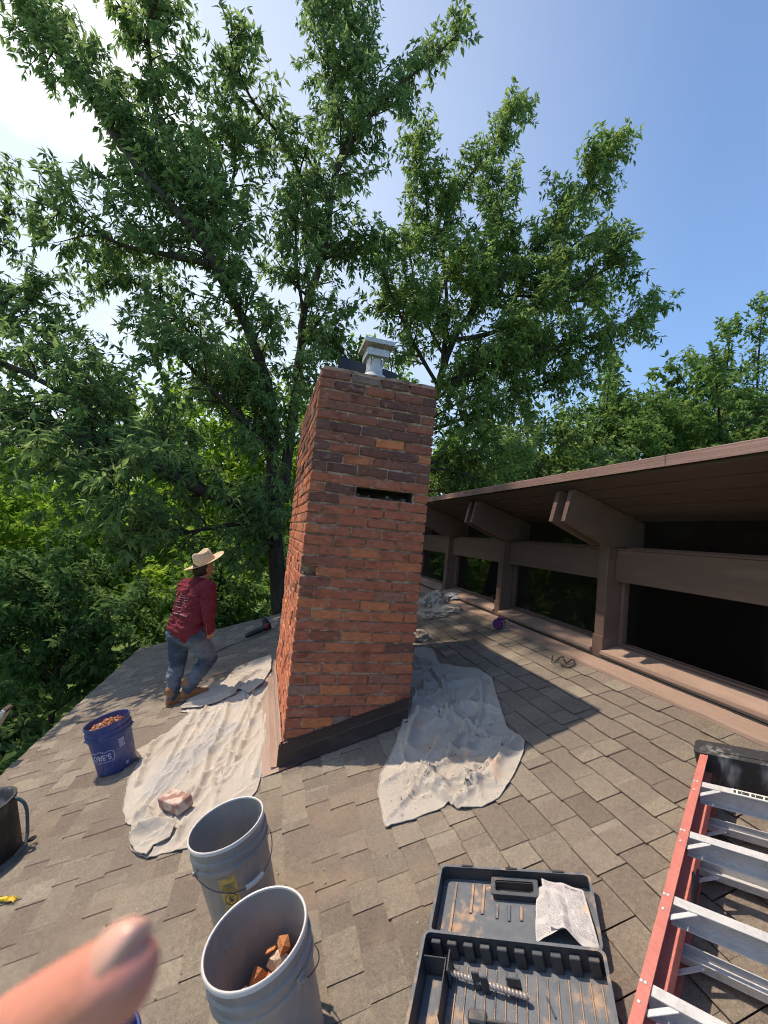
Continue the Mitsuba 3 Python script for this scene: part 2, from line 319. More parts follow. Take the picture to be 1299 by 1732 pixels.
def brick(x0, x1, y0, y1, row, pri):
    z1 = zt(row) - 0.001 + 0.0022 * math.sin(row * 2.3 + 4 * (x0 + y0)); z0 = z1 - (RW - crs.uniform(0.009, 0.0125))
    c = crs.uniform(0.003, 0.007)
    m = cbox(x0, x1, y0, y1, z0, z1, c)
    v = np.array(m.vertices); v += crs.normal(0, 0.0010, v.shape)
    ctr = v.mean(0); a = crs.normal(0, 0.006); ca, sa = math.cos(a), math.sin(a)
    w = v - ctr; v = ctr + np.stack([ca * w[:, 0] - sa * w[:, 2], w[:, 1], sa * w[:, 0] + ca * w[:, 2]], 1)
    t, gq = tone_of(row)
    bricks.append((trimesh.Trimesh(v @ CM[:3, :3].T, m.faces, process=False), t, gq, pri))
NR = 40
for r in range(NR):
    odd = r % 2
    xs = ([0, BL / 2] + [BL / 2 + BL * k for k in range(1, 4)] + [4 * BL]) if odd else [BL * k for k in range(5)]
    for b in range(len(xs) - 1):
        x0, x1 = xs[b], xs[b + 1] - 0.010 + crs.uniform(-.002, .002)
        if b == len(xs) - 2: x1 = CW
        if (r, 'f', b) in HOLES or zt(r) < ZR + SL * x1 - 0.05: continue
        pr = crs.normal(0, 0.0022)
        brick(x0, x1, pr, 0.098, r, 0)
    # left face (x = 0); corner bricks already lie on one side or the other
    y = 0.108 if not odd else 0.108
    ys = [0.108 + (BL / 2 if odd else 0)] if not odd else [0.108 + BL / 2]
    ys = [0.108] + [0.108 + (BL if not odd else BL / 2) + BL * k for k in range(9)]
    ys = [v for v in ys if v < CD - 0.06] + [CD + 0.010]
    for b in range(len(ys) - 1):
        if zt(r) < ZR - 0.05: continue
        brick(crs.normal(0.001, 0.003), 0.098, ys[b], ys[b + 1] - 0.010, r, 1 + ys[b])
    if zt(r) > ZR + SL * CW - 0.1:
        for b in range(8):
            y0 = 0.108 + b * BL; 
            if y0 < CD - 0.06: brick(CW - 0.098, CW + crs.normal(0, .002), y0, min(y0 + BL - 0.010, CD), r, 9)
        for b in range(3): brick(0.108 + b * BL, 0.108 + b * BL + BL - 0.010, CD - 0.098, CD + crs.normal(0, .002), r, 9)
order = np.argsort([b[3] for b in bricks], kind='stable')
def buv(t, gq, n): return np.tile([[t, gq]], (n, 1))
fl = lambda m: (np.array(m.vertices)[np.array(m.faces)].reshape(-1, 3), np.arange(3 * len(m.faces)).reshape(-1, 3))
for k in order[:300]:
    m, t, gq, _ = bricks[k]; add(chim + '__brick', (m.vertices, m.faces), 'm_brick', uv=buv(t, gq, 24))
rest = [bricks[k] for k in order[300:]]
mm, uu = join([(np.array(m.vertices), np.array(m.faces), buv(t, gq, 24)) for m, t, gq, _ in rest])
add(chim + '__remaining_bricks', mm, 'm_brick', uv=uu, kind='stuff')
# mortar left on the bed of the top course and rubble inside the openings
top = trimesh.creation.box((CW - 0.03, CD - 0.03, 0.02)).subdivide().subdivide().subdivide().subdivide()
top.apply_translation((CW / 2, CD / 2, 6.006)); tv = np.array(top.vertices); tv[:, 2] += np.where(tv[:, 2] > 6, 0.012 * meshkit.noise(tv * 14), 0)
add(chim + '__crown', (tv @ CM[:3, :3].T, top.faces), 'm_mortar', smooth=True)
brick(0.035, 0.100, 0.034, 0.095, 19, 0); bits = []
for k in range(14):
    m = chunk(crs, (0.024, 0.02, crs.uniform(0.012, 0.026))); m.apply_translation((0.32 + 0.37 * crs.rand() ** 1.7, crs.uniform(0.03, 0.16), zt(12) + 0.016)); bits.append(m)
for k in range(4):
    m = chunk(crs, (0.022, 0.02, 0.02)); m.apply_translation((crs.uniform(0.02, 0.1), crs.uniform(0.04, 0.09), zt(20) + 0.016)); bits.append(m)
RUB = moved(cat(bits), CM)
mat('m_rough_fill', lambda p, n, uv: mix((0.07, 0.052, 0.038), (0.21, 0.15, 0.10), fbm(p.x * 45, p.y * 45, p.z * 45, 3)), 0.95)
mat('m_soot', lambda p, n, uv: mix((0.022, 0.018, 0.015), (0.060, 0.045, 0.035), fbm(p.x * 40, p.y * 40, p.z * 40, 3)), 0.95)
za, zb = zt(11) - 0.0625, zt(11) + 0.0015
lining = cat([box(0.311, 0.704, 0.19, 0.198, za, zb), box(0.311, 0.704, 0.03, 0.189, za, za + .003), box(0.311, 0.704, 0.03, 0.189, zb - .003, zb), box(0.311, 0.314, 0.03, 0.189, za + .0035, zb - .0035), box(0.701, 0.704, 0.03, 0.189, za + .0035, zb - .0035)])
add(chim + '__cavity', moved(lining, CM), 'm_soot')
add(chim + '__rubble', RUB, 'm_rough_fill', kind='stuff')
# flashings
def flash_strip(p0, p1, height, out, bsdf, name, lip=0.0):
    """p0, p1 on the wall plane at the roof; out = outward direction; a folded strip that stands against the bricks and turns out over the shingles"""
    p0, p1, out = np.asarray(p0, float), np.asarray(p1, float), np.asarray(out, float)
    prof = [(0.060, 0.0165), (0.014, 0.012), (0.010, 0.05), (0.013, height * 0.55), (0.009, height * 0.58), (0.010, height - 0.012), (0.016, height), (0.004, height + 0.003)]
    L = np.linalg.norm(p1 - p0); n = 24
    pts = []
    for o, h in prof:
        for t in np.linspace(0, 1, n): pts.append(p0 + (p1 - p0) * t + out * (o + 0.0015 * math.sin(t * 17 + h * 40)) + np.array([0, 0, h + 0.002 * math.sin(t * 11 + o * 90)]))
    gi = np.arange(len(prof) * n).reshape(len(prof), n)
    q = np.stack([gi[:-1, :-1], gi[:-1, 1:], gi[1:, 1:], gi[1:, :-1]], -1).reshape(-1, 4)
    add(name, (np.array(pts) @ CM[:3, :3].T, q), bsdf, smooth=25)
zr = lambda x: ZR + SL * x
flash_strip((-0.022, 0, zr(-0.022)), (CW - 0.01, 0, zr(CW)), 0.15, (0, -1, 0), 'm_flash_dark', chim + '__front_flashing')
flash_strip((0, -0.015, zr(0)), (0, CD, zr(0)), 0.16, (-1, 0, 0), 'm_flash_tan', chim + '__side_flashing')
apron = hull([RP(-0.10, -0.06, 0.013), RP(-0.004, -0.06, 0.013), RP(-0.10, CD, 0.013), RP(-0.004, CD, 0.013), RP(-0.10, -0.06, 0.016), RP(-0.004, -0.06, 0.016), RP(-0.10, CD, 0.016), RP(-0.004, CD, 0.016)])
add(chim + '__apron_flashing', moved(apron, CM), 'm_flash_tan')
# terracotta flue and metal cap
def terra(p, n, uv): return mix((0.30, 0.105, 0.07), (0.40, 0.17, 0.11), fbm(p.x * 30, p.y * 30, p.z * 30, 3))
mat('m_terracotta', terra, 0.85)
def galv(p, n, uv):
    f = fbm(p.x * 25, p.y * 25, p.z * 25, 3)
    return mix((0.34, 0.355, 0.38), (0.52, 0.53, 0.55), f)
mat('m_white_metal', galv, 0.45, metallic=0.15)
add(chim + '__flue', moved(lathe([(0.085, 6.0), (0.105, 6.0), (0.105, 6.125), (0.085, 6.125)], 32), T_ := frame((0.425, 0.40, 0), (1, 0, 0), (0, 1, 0), (0, 0, 1))), 'm_terracotta', smooth=40)
T_2 = T_.copy(); T_2[2, 3] += 0.055; T_3 = T_.copy(); T_3[2, 3] += 0.030; T_4 = T_.copy(); T_4[2, 3] += 0.010
cap = thing('flue_cap', 'pale grey metal flue cap with square hood on top of the brick chimney', 'chimney cap')
add(cap + '__skirt', moved(lathe([(0.118, 6.062), (0.120, 6.068), (0.112, 6.080), (0.082, 6.105), (0.066, 6.108), (0.064, 6.09), (0.10, 6.066)], 40), T_2), 'm_white_metal', smooth=35)
add(cap + '__pipe', moved(lathe([(0.060, 6.06), (0.062, 6.15), (0.064, 6.152), (0.064, 6.168), (0.062, 6.17), (0.062, 6.245), (0.058, 6.245), (0.058, 6.06)], 40), T_3), 'm_white_metal', smooth=35)
def ring_box(hx, hy, z0, z1, t=0.003):
    return cat([box(-hx, hx, -hy, -hy + t, z0, z1), box(-hx, hx, hy - t, hy, z0, z1), box(-hx, -hx + t, -hy + t + .0005, hy - t - .0005, z0, z1), box(hx - t, hx, -hy + t + .0005, hy - t - .0005, z0, z1)])
add(cap + '__band', moved(ring_box(0.083, 0.10, 6.252, 6.302), T_3), 'm_white_metal')
for sx in (-1, 1):
    for sy in (-1, 1):
        add(cap + '__strut', moved(bar((sx * 0.05, sy * 0.05, 6.20), (sx * 0.055, sy * 0.06, 6.385), 0.018, 0.003, up=(sx, sy, 0), c=.0005), T_3), 'm_white_metal')
hood = cat([hull([(sx * 0.112, sy * 0.13, 6.382 + h) for sx in (-1, 1) for sy in (-1, 1) for h in (0, 0.003)] + [(0, 0, 6.405)]), ring_box(0.114, 0.132, 6.352, 6.3815)])
add(cap + '__hood', moved(hood, T_4), 'm_white_metal')
mat('m_black_sheet', (0.012, 0.012, 0.013), 0.5)
bs = []
nx, ny = 16, 10
for a in np.linspace(0, 1, nx):
    for b in np.linspace(0, 1, ny):
        bs.append((0.135 + 0.545 * a + 0.055 * b * (1 - a), 0.56 + 0.13 * b + 0.010 * math.sin(a * 8) * b, 6.02 + b * (0.365 - 0.055 * a) + 0.006 * math.sin(a * 9) * b))
gi = np.arange(nx * ny).reshape(nx, ny); gq = np.stack([gi[:-1, :-1], gi[1:, :-1], gi[1:, 1:], gi[:-1, 1:]], -1).reshape(-1, 4)
bs = np.array(bs); sheet = trimesh.Trimesh(np.vstack([bs, bs + [0, 0.005, 0]]), np.vstack([gq[:, [0, 1, 2]], gq[:, [0, 2, 3]], gq[:, [0, 2, 1]] + nx * ny, gq[:, [0, 3, 2]] + nx * ny]), process=False)
prop = cbox(0.20, 0.62, 0.72, 1.06, 6.026, 6.20)
kb = thing('rubber_sheet', 'black rubber sheet standing up behind the pale flue cap on the chimney top', 'sheet')
add(kb + '__sheet', sheet, 'm_black_sheet', smooth=True); add(kb + '__prop', prop, 'm_brick', uv=buv(0.3, 0.0, 24))
# ---------------------------------------------------------------- drop cloths
def cloth_mesh(poly, ridges, base=0.011, grid=0.010, seed=0, wav=0.012, bumps=(), stretch=(6, 6), creases=40, cdir=0.0, cspread=60.0, clen=1.0):
    """Canvas lying on the roof: poly in roof x, y; ridges (polyline, height, width); returns vertices, triangles, boundary loop"""
    P = shapely.Polygon(poly).buffer(0.012).buffer(-0.012)
    rs = np.random.RandomState(seed)
    ext = np.array(P.exterior.segmentize(grid).coords)[:-1]
    ext = ext + (meshkit.fbm(np.stack([ext[:, 0] * 14, ext[:, 1] * 14, ext[:, 0] * 0 + seed], 1))[:, None] - 0.5) * 0.014
    P2 = shapely.Polygon(ext).buffer(0)
    x0, y0, x1, y1 = P2.bounds
    gx, gy = np.meshgrid(np.arange(x0, x1, grid), np.arange(y0, y1, grid))
    q = np.stack([gx.ravel(), gy.ravel()], 1) + rs.uniform(-0.3, 0.3, (gx.size, 2)) * grid
    inside = shapely.contains_xy(P2.buffer(-grid * 0.6), q[:, 0], q[:, 1])
    pts = np.vstack([ext, q[inside]])
    tri = Delaunay(pts).simplices
    ctr = pts[tri].mean(1); tri = tri[shapely.contains_xy(P2, ctr[:, 0], ctr[:, 1])]
    a, b, c = (pts[tri[:, k]] for k in range(3))
    sgn = (b - a)[:, 0] * (c - a)[:, 1] - (b - a)[:, 1] * (c - a)[:, 0]
    tri[sgn < 0] = tri[sgn < 0][:, [0, 2, 1]]
    d = shapely.distance(P2.exterior, shapely.points(pts))
    z = np.zeros(len(pts))
    p3 = np.stack([pts[:, 0] * stretch[0], pts[:, 1] * stretch[1], np.full(len(pts), seed * 7.3)], 1)
    warp = meshkit.fbm(p3 * 1.4 + 5, 3) - 0.5
    z += 0.40 * wav * meshkit.fbm(p3 * 0.9 + 9, 2, seed)
    for _ in range(creases):
        o = pts[rs.randint(len(pts))]; th = math.radians(cdir + rs.normal(0, cspread)); L = rs.uniform(0.08, 0.30) * clen
        e = pts - o; u = e @ [math.cos(th), math.sin(th)]; w_ = e @ [-math.sin(th), math.cos(th)] - rs.normal(0, 0.25) * u ** 2 + 0.02 * warp
        amp = wav * rs.uniform(0.35, 1.25); wd = rs.uniform(0.005, 0.011)
        prof = np.exp(-np.abs(w_) / wd) + 0.35 * np.exp(-(w_ / (3.2 * wd)) ** 2) - 0.45 * np.exp(-((w_ - 2.4 * wd) / (1.5 * wd)) ** 2)
        z += amp * np.clip(1 - (u / L) ** 2, 0, 1) * prof
    for line, hh, w in ridges:
        dd = shapely.distance(shapely.LineString(line), shapely.points(pts + warp[:, None] * 0.05))
        z += 1.35 * hh * np.exp(-(dd / (0.8 * w)) ** 1.15) - 0.30 * hh * np.exp(-(dd / (2.4 * w)) ** 2)
    for (bx, by), hh, w in bumps: z += hh * np.exp(-(((pts[:, 0] - bx) ** 2 + (pts[:, 1] - by) ** 2) / w ** 2))
    edge = np.clip(d / 0.05, 0, 1); lift = 0.012 * np.clip(meshkit.fbm(np.stack([pts[:, 0] * 9, pts[:, 1] * 9, pts[:, 0] * 0 + 3], 1)) - 0.45, 0, 1)
    z = base + np.maximum(z, 0) * (0.35 + 0.65 * edge) + lift * (1 - edge)
    v = np.array([RP(x, y, h) for (x, y), h in zip(pts, z)])
    return v, tri, len(ext)
def cloth(base_key, poly, ridges, label, group=None, uvk=(1.0, 1.0), key=None, **kw):
    v, tri, nb = cloth_mesh(poly, ridges, **kw)
    k = key or thing(base_key, label, 'drop cloth', group)
    n = len(v)
    und = v - NU * 0.0035
    loop = np.arange(nb); nxt = (loop + 1) % nb
    side = np.vstack([np.stack([loop, loop + n, nxt], 1), np.stack([nxt, loop + n, nxt + n], 1)])
    f = np.vstack([tri, tri[:, [0, 2, 1]] + n, side])
    add(k + '__canvas', (np.vstack([v, und]), f), 'm_canvas', smooth=True, uv=np.tile([uvk], (2 * n, 1)))
    h = v[:nb] + NU * 0.001
    add(k + '__hem', tube(np.vstack([h, h[:1]]), 0.0026, 5, caps=False), 'm_canvas', smooth=True, uv=np.tile([uvk], (5 * (nb + 1), 1)))
    return k
cloth('drop_cloth', [(1.237,1.22),(1.32,1.169),(1.366,1.039),(1.289,0.667),(1.373,0.522),(1.47,0.383),(1.493,0.16),(1.365,-0.167),(1.254,-0.468),(1.267,-0.631),(1.203,-0.721),(1.068,-0.845),(0.945,-0.931),(0.857,-0.943),(0.766,-0.893),(0.741,-0.83),(0.716,-0.849),(0.581,-0.843),(0.45,-0.822),(0.463,-0.61),(0.514,-0.447),(0.624,-0.285),(0.74,-0.085),(0.861,0.18)] + [(0.845, 0.16), (0.84, 1.05)],
      [([(0.738,-0.85),(0.75,-0.764),(0.724,-0.699),(0.681,-0.645)], 0.030, 0.022), ([(0.924,0.188),(0.886,-0.022),(0.794,-0.158),(0.699,-0.34)], 0.05, 0.05), ([(0.865,-0.173),(0.986,-0.211),(1.168,-0.115),(1.41,0.091)], 0.032, 0.030),
       ([(0.885,-0.339),(1.055,-0.359),(1.207,-0.361)], 0.026, 0.022), ([(0.893,-0.48),(1.012,-0.596),(1.181,-0.607)], 0.022, 0.022), ([(1.056,0.415),(1.191,0.232),(1.381,0.24)], 0.03, 0.025), ([(1.103,0.79),(1.16,0.585),(1.247,0.366)], 0.025, 0.02),
       ([(0.512,-0.533),(0.645,-0.514),(0.709,-0.612)], 0.02, 0.018), ([(0.98,-0.845),(0.879,-0.801),(0.858,-0.713)], 0.02, 0.018), ([(1.23,-0.643),(1.1,-0.689),(0.995,-0.806)], 0.016, 0.02)],
      'rumpled canvas drop cloth right of the chimney, half in its shadow', 'canvas drop cloths', (0.25, 0.75), seed=1, wav=0.029, creases=55, cdir=35, cspread=50, clen=1.9)
left = cloth('drop_cloth', [(-0.061,2.063),(-0.238,2.16),(-0.431,2.193),(-0.482,1.986),(-0.626,1.983),(-0.762,1.975),(-0.773,1.629),(-0.837,1.475),(-0.732,1.364),(-0.836,1.093),(-1.023,0.948),(-0.945,0.774),(-0.947,0.48),(-0.875,0.155),(-0.809,-0.01),(-0.764,-0.085),(-0.719,-0.084),(-0.742,-0.126),(-0.727,-0.248),(-0.674,-0.335),(-0.613,-0.393),(-0.529,-0.404),(-0.425,-0.434),(-0.221,-0.308),(-0.15,-0.213),(-0.121,-0.162),(-0.1,0.029),(-0.092,0.318),(-0.065,0.556)],
      [([(-0.417,1.263),(-0.404,0.911),(-0.459,0.383),(-0.447,0.107),(-0.477,-0.045)], 0.034, 0.020), ([(-0.679,1.297),(-0.705,0.943),(-0.711,0.486)], 0.026, 0.018), ([(-0.578,1.238),(-0.635,0.735),(-0.648,0.443)], 0.020, 0.015), ([(-0.073,1.445),(-0.18,0.784),(-0.265,0.246)], 0.034, 0.020),
       ([(-0.164,1.687),(-0.219,1.159),(-0.313,0.6),(-0.315,0.211)], 0.024, 0.018), ([(-0.917,1.007),(-0.884,0.683),(-0.858,0.381)], 0.030, 0.018), ([(-0.829,1.359),(-0.889,0.94)], 0.024, 0.018), ([(-0.5,1.21),(-0.548,0.871)], 0.018, 0.013), ([(-0.085,0.814),(-0.101,0.356),(-0.145,-0.035)], 0.026, 0.016),
       ([(-0.336,-0.054),(-0.391,0.131),(-0.341,0.229)], 0.018, 0.012), ([(-0.33,0.029),(-0.285,0.072),(-0.259,0.172)], 0.015, 0.012), ([(-0.636,-0.167),(-0.617,0.045),(-0.475,0.037)], 0.026, 0.018), ([(-0.753,0),(-0.702,0.019),(-0.643,-0.14)], 0.035, 0.024), ([(-0.495,-0.34),(-0.49,-0.187)], 0.026, 0.016),
       ([(-0.569,0.618),(-0.533,0.227)], 0.014, 0.012)],
      'long canvas drop cloth left of the chimney with a brick lying on it', 'canvas drop cloths', (0.8, 0.12), seed=2, wav=0.014, stretch=(4.0, 1.6), creases=34, cdir=68, cspread=12, clen=3.6)
# its far end is folded back over itself, and its near corner is doubled up
cloth(None, [(-0.057,2.312),(-0.243,2.289),(-0.431,2.193),(-0.49,1.959),(-0.669,1.891),(-0.759,1.787),(-0.826,1.49),(-0.643,1.364),(-0.49,1.363),(-0.359,1.439),(-0.347,1.543),(-0.233,1.328),(-0.126,1.494),(-0.054,1.826)], [([(-0.809,1.502),(-0.558,1.447),(-0.4,1.447),(-0.325,1.675),(-0.169,1.865)], 0.030, 0.022), ([(-0.363,1.484),(-0.278,1.795)], 0.02, 0.02), ([(-0.435,2.03),(-0.236,2.119)], 0.02, 0.015)], None, uvk=(0.5, 0.12), key=left, base=0.034, seed=3, wav=0.010, creases=22, cdir=30, cspread=25, clen=1.3)
cloth(None, [(-0.751,-0.111),(-0.685,-0.105),(-0.572,-0.165),(-0.515,-0.237),(-0.526,-0.317),(-0.595,-0.342),(-0.614,-0.389),(-0.674,-0.335),(-0.726,-0.24)], [([(-0.72,-0.184),(-0.636,-0.19),(-0.543,-0.211)], 0.05, 0.05)], None, uvk=(0.0, 0.12), key=left, base=0.03, seed=6, wav=0.012, creases=10, cdir=30)
def heap(o, rx, ry, rz, seed, ang=0.0, fold=0.3, n=4):
    m = trimesh.creation.icosphere(n, 1.0); v = np.array(m.vertices)
    w = meshkit.fbm(v * 1.6 + seed, 3, seed) - 0.5
    r = 1 - np.abs(2 * meshkit.fbm(v * 2.1 + w[:, None] * 2.2 + seed, 4, seed) - 1)
    v = v * (0.72 + fold * np.clip((r - 0.6) / 0.4, 0, 1)[:, None] + 0.25 * w[:, None])
    v[:, 2] = np.where(v[:, 2] < 0, v[:, 2] * 0.15, v[:, 2])
    v *= (rx, ry, rz); c, s = math.cos(ang), math.sin(ang)
    v = np.stack([c * v[:, 0] - s * v[:, 1], s * v[:, 0] + c * v[:, 1], v[:, 2]], 1)
    return trimesh.Trimesh(v, m.faces, process=False), o
b_ = thing('bundled_cloth', 'heap of bundled white cloth beside the far sill of the clerestory', 'drop cloth')
for (x_, y_), rx, ry, rz, sd, a in (((1.791,2.277), 0.20, 0.22, 0.17, 3, 0.3), ((1.839,1.993), 0.14, 0.24, 0.10, 8, 1.1), ((1.961,2.5), 0.17, 0.15, 0.16, 12, 0.0)):
    m, _ = heap(None, rx, ry, rz, sd, a, 0.42)
    m.apply_transform(roof_frame(x_, y_, 0.006)); nv = len(m.vertices)
    add(b_ + '__fold', m, 'm_canvas', smooth=True, uv=np.tile([[0.0, 0.2]], (nv, 1)))
mat('m_grey_cloth', lambda p, n, uv: mix((0.20, 0.205, 0.22), (0.32, 0.32, 0.34), fbm(p.x * 14, p.y * 14, p.z * 14, 3)), 0.9)
m, _ = heap(None, 0.13, 0.24, 0.055, 21, 0.0, 0.35)
m.apply_transform(frame((2.171,2.62,4.207), unit((0.9, 0, 0.35)), (0, 1, 0), unit((-0.35, 0, 0.9))))
add('grey_rag', m, 'm_grey_cloth', smooth=True, label='grey rag draped over the far window sill above the bundled white cloth', category='rag')
m, _ = heap(None, 0.10, 0.17, 0.09, 31, 0.4, 0.42); (x_, y_) = (1.351,1.438)
m.apply_transform(roof_frame(x_, y_, 0.006))
add('crumpled_cloth', m, 'm_canvas', smooth=True, uv=np.tile([[0, .3]], (len(m.vertices), 1)), label='small crumpled white cloth just showing past the right edge of the chimney', category='drop cloth')

# ---------------------------------------------------------------- buckets
def plastic(name, c, dust=(0.42, 0.30, 0.22), amt=0.35, rough=0.42):
    def fn(p, n, uv):
        f = fbm(p.x * 16, p.y * 16, p.z * 11, 3); s = fbm(p.x * 70, p.y * 70, p.z * 6, 2)
        k = mi.Color3f(*c) * (0.86 + 0.24 * f)
        return mix(k, dust, smoothstep(0.46, 0.78, 0.6 * f + 0.4 * s) * amt)
    return mat(name, fn, rough, specular=0.5)
plastic('m_grey_bucket', (0.245, 0.236, 0.230), amt=0.46)
plastic('m_grey_bucket_lip', (0.56, 0.54, 0.53), amt=0.25)
plastic('m_blue_bucket', (0.024, 0.046, 0.175), amt=0.16)
plastic('m_black_rubber', (0.014, 0.014, 0.015), (0.20, 0.18, 0.16), 0.25, 0.6)
mat('m_wire', (0.12, 0.12, 0.125), 0.4, metallic=0.7)
mat('m_print_white', (0.42, 0.45, 0.55), 0.6)
def label_yellow(p, n, uv):
    f = fbm(p.x * 60, p.y * 60, p.z * 60, 3)
    return mix((0.52, 0.37, 0.10), (0.30, 0.24, 0.16), smoothstep(0.45, 0.7, f))
mat('m_yellow_label', label_yellow, 0.6)
mat('m_label_ink', (0.10, 0.075, 0.05), 0.6)
BR, BH = 0.1435, 0.345
def bucket_R(z): return 0.1230 + (BR - 0.1255) * z / BH
def bucket_mesh():
    H = BH; R = bucket_R
    p = [(0.0, 0.008), (0.105, 0.006), (R(0) - 0.006, 0.0), (R(0), 0.005), (R(0.24), 0.24), (R(.24) + .0005, 0.243), (R(.25) + 0.0085, 0.246), (R(.25) + 0.0095, 0.249), (R(.252) + 0.0085, 0.262), (R(.264) + 0.0025, 0.265), (R(.27) + 0.001, 0.275), (R(.275) + 0.001, 0.281),
         (R(.28) + 0.009, 0.284), (R(.285) + 0.0095, 0.287), (R(.29) + .008, 0.297), (R(.30) + .001, 0.300), (R(.31) + .001, 0.312), (R(H) + 0.001, H - 0.016)]
    lip = [(R(H) + 0.001, H - 0.016), (R(H) + .0055, H - 0.013), (R(H) + .0060, H - 0.004), (R(H) + 0.003, H), (R(H) - 0.0015, H - 0.001), (R(H) - .0025, H - 0.006)]
    ins = [(R(H) - .0025, H - 0.006), (R(0.02) - 0.003, 0.02), (0.09, 0.012), (0.0, 0.012)]
    return lathe(p, 64), lathe(lip, 64), lathe(ins, 64)
def wrap(mesh, az0, z0, off=0.0009, zfun=bucket_R):
    """Bends a flat mesh (x along, y up, z out) round the bucket wall"""
    m = mesh.copy()
    for _ in range(3):
        e = m.edges_unique_length.max()
        if e < 0.012: break
        m = m.subdivide_to_size(0.012) if True else m
    v = np.array(m.vertices); z = z0 + v[:, 1]; r = zfun(z) + off + v[:, 2]
    a = az0 + v[:, 0] / zfun(z0)
    m.vertices = np.stack([r * np.cos(a), r * np.sin(a), z], 1); return m
def bail(az, drop, side_len=1.0, grip=True, lift=0.0, R0=0.150, z0=0.255):
    """Wire handle pivoting at az and az + pi, swung down by the angle drop"""
    t = np.linspace(0, math.pi, 41); rr = R0 + 0.006 * np.sin(t)
    d = np.array([math.cos(az), math.sin(az), 0]); o = np.array([-math.sin(az), math.cos(az), 0])
    p = [d * R0 * math.cos(a) + (o * math.cos(drop) - np.array([0, 0, 1]) * math.sin(drop)) * 0.172 * math.sin(a) * side_len + np.array([0, 0, z0]) for a in t]
    return np.array(p)
def make_bucket(x, y, label, body, lip, group, az_bail, drop, category='bucket', scale=1.0, grip_mat='m_grey_bucket_lip', base='bucket'):
    k = thing(base, label, category, group)
    M = roof_frame(x, y, 0.010); M[:3, :3] *= scale
    o, l, i = bucket_mesh()
    add(k + '__body', moved(o, M), body, smooth=35); add(k + '__rim', moved(l, M), lip, smooth=50); add(k + '__inner_wall', moved(i, M), body, smooth=35)
    for s in (0, math.pi):
        e = cat([cbox(-0.016, 0.016, -0.006, 0.010, -0.017, 0.017, 0.004), moved(trimesh.creation.cylinder(0.0075, 0.012), frame((0, -0.010, 0), (1, 0, 0), (0, 0, 1), (0, -1, 0)))])
        a = az_bail + s; e.apply_transform(frame(np.array([math.cos(a), math.sin(a), 0]) * (bucket_R(.256) + 0.004) + np.array([0, 0, 0.256]), (-math.sin(a), math.cos(a), 0), (-math.cos(a), -math.sin(a), 0), (0, 0, 1)))
        add(k + '__ear', moved(e, M), body, smooth=30)
    p = bail(az_bail, drop)
    add(k + '__handle', moved(tube(p, 0.0019, 6), M), 'm_wire', smooth=True)
    add(k + '__grip', moved(tube(p[17:24], 0.0085, 12), M), grip_mat, smooth=30)
    return k, M
toward = lambda x, y: math.atan2(EYE[1] - y, EYE[0] - x)
bx1, by1 = -0.138, -0.912
kb1, MB1 = make_bucket(bx1, by1, 'empty grey bucket with a yellow warning label, behind the rubble filled grey one', 'm_grey_bucket', 'm_grey_bucket_lip', 'grey buckets by the chimney', math.radians(213), 0.52)
kb2, MB2 = make_bucket(-0.008, -1.452, 'nearest grey bucket with broken orange brick pieces in the bottom', 'm_grey_bucket', 'm_grey_bucket_lip', 'grey buckets by the chimney', math.radians(318), 0.50)
kb3, MB3 = make_bucket(-1.098, 0.779, 'blue bucket heaped with brick rubble on the shingles behind the person\'s left', 'm_blue_bucket', 'm_blue_bucket', 'blue buckets', math.radians(20), 0.5, grip_mat='m_blue_bucket')
labels[kb3]['label'] = 'dark blue bucket filled with orange brick chips, standing near the left eave'
kb4, MB4 = make_bucket(-0.395, -1.60, 'second blue bucket, only its rim showing at the bottom edge between finger and grey bucket', 'm_blue_bucket', 'm_blue_bucket', 'blue buckets', math.radians(80), 0.5, grip_mat='m_blue_bucket')
# the warning label of the empty bucket
la = math.radians(266)
lab = trimesh.creation.box((0.060, 0.165, 0.0006)); add(kb1 + '__warning_label', moved(wrap(lab, la, 0.150), MB1), 'm_yellow_label', smooth=20)
ink = []
rg = [trimesh.creation.annulus(0.0195, 0.0225, 0.0006, sections=40)]; rg[0].apply_translation((0, 0.148, 0))
sl = trimesh.creation.box((0.041, 0.0032, 0.0006)); sl.apply_transform(trimesh.transformations.rotation_matrix(0.785, (0, 0, 1))); sl.apply_translation((0, 0.148, 0)); rg.append(sl)
for (u0, v0, w_, h_) in [(-0.004, 0.152, 0.008, 0.014), (0.002, 0.141, 0.012, 0.012), (0.0, 0.16, 0.006, 0.006)]:
    m = trimesh.creation.icosphere(1, 1.0); m.apply_scale((w_ / 2, h_ / 2, 0.0003)); m.apply_translation((u0, v0, 0)); rg.append(m)
rs_ = np.random.RandomState(3)
for v0 in (0.206, 0.199, 0.192, 0.185, 0.178, 0.112, 0.106, 0.100, 0.094, 0.088):
    u = -0.021
    while u < 0.018:
        w_ = rs_.uniform(0.003, 0.008); m = trimesh.creation.box((w_, 0.0030, 0.0006)); m.apply_translation((u + w_ / 2, v0, 0)); rg.append(m); u += w_ + 0.0016
for m in rg:
    m.apply_translation((0, -0.150, 0.0)); ink.append(wrap(m, la, 0.150, 0.0016))
add(kb1 + '__warning_symbol', moved(cat(ink), MB1), 'm_label_ink')
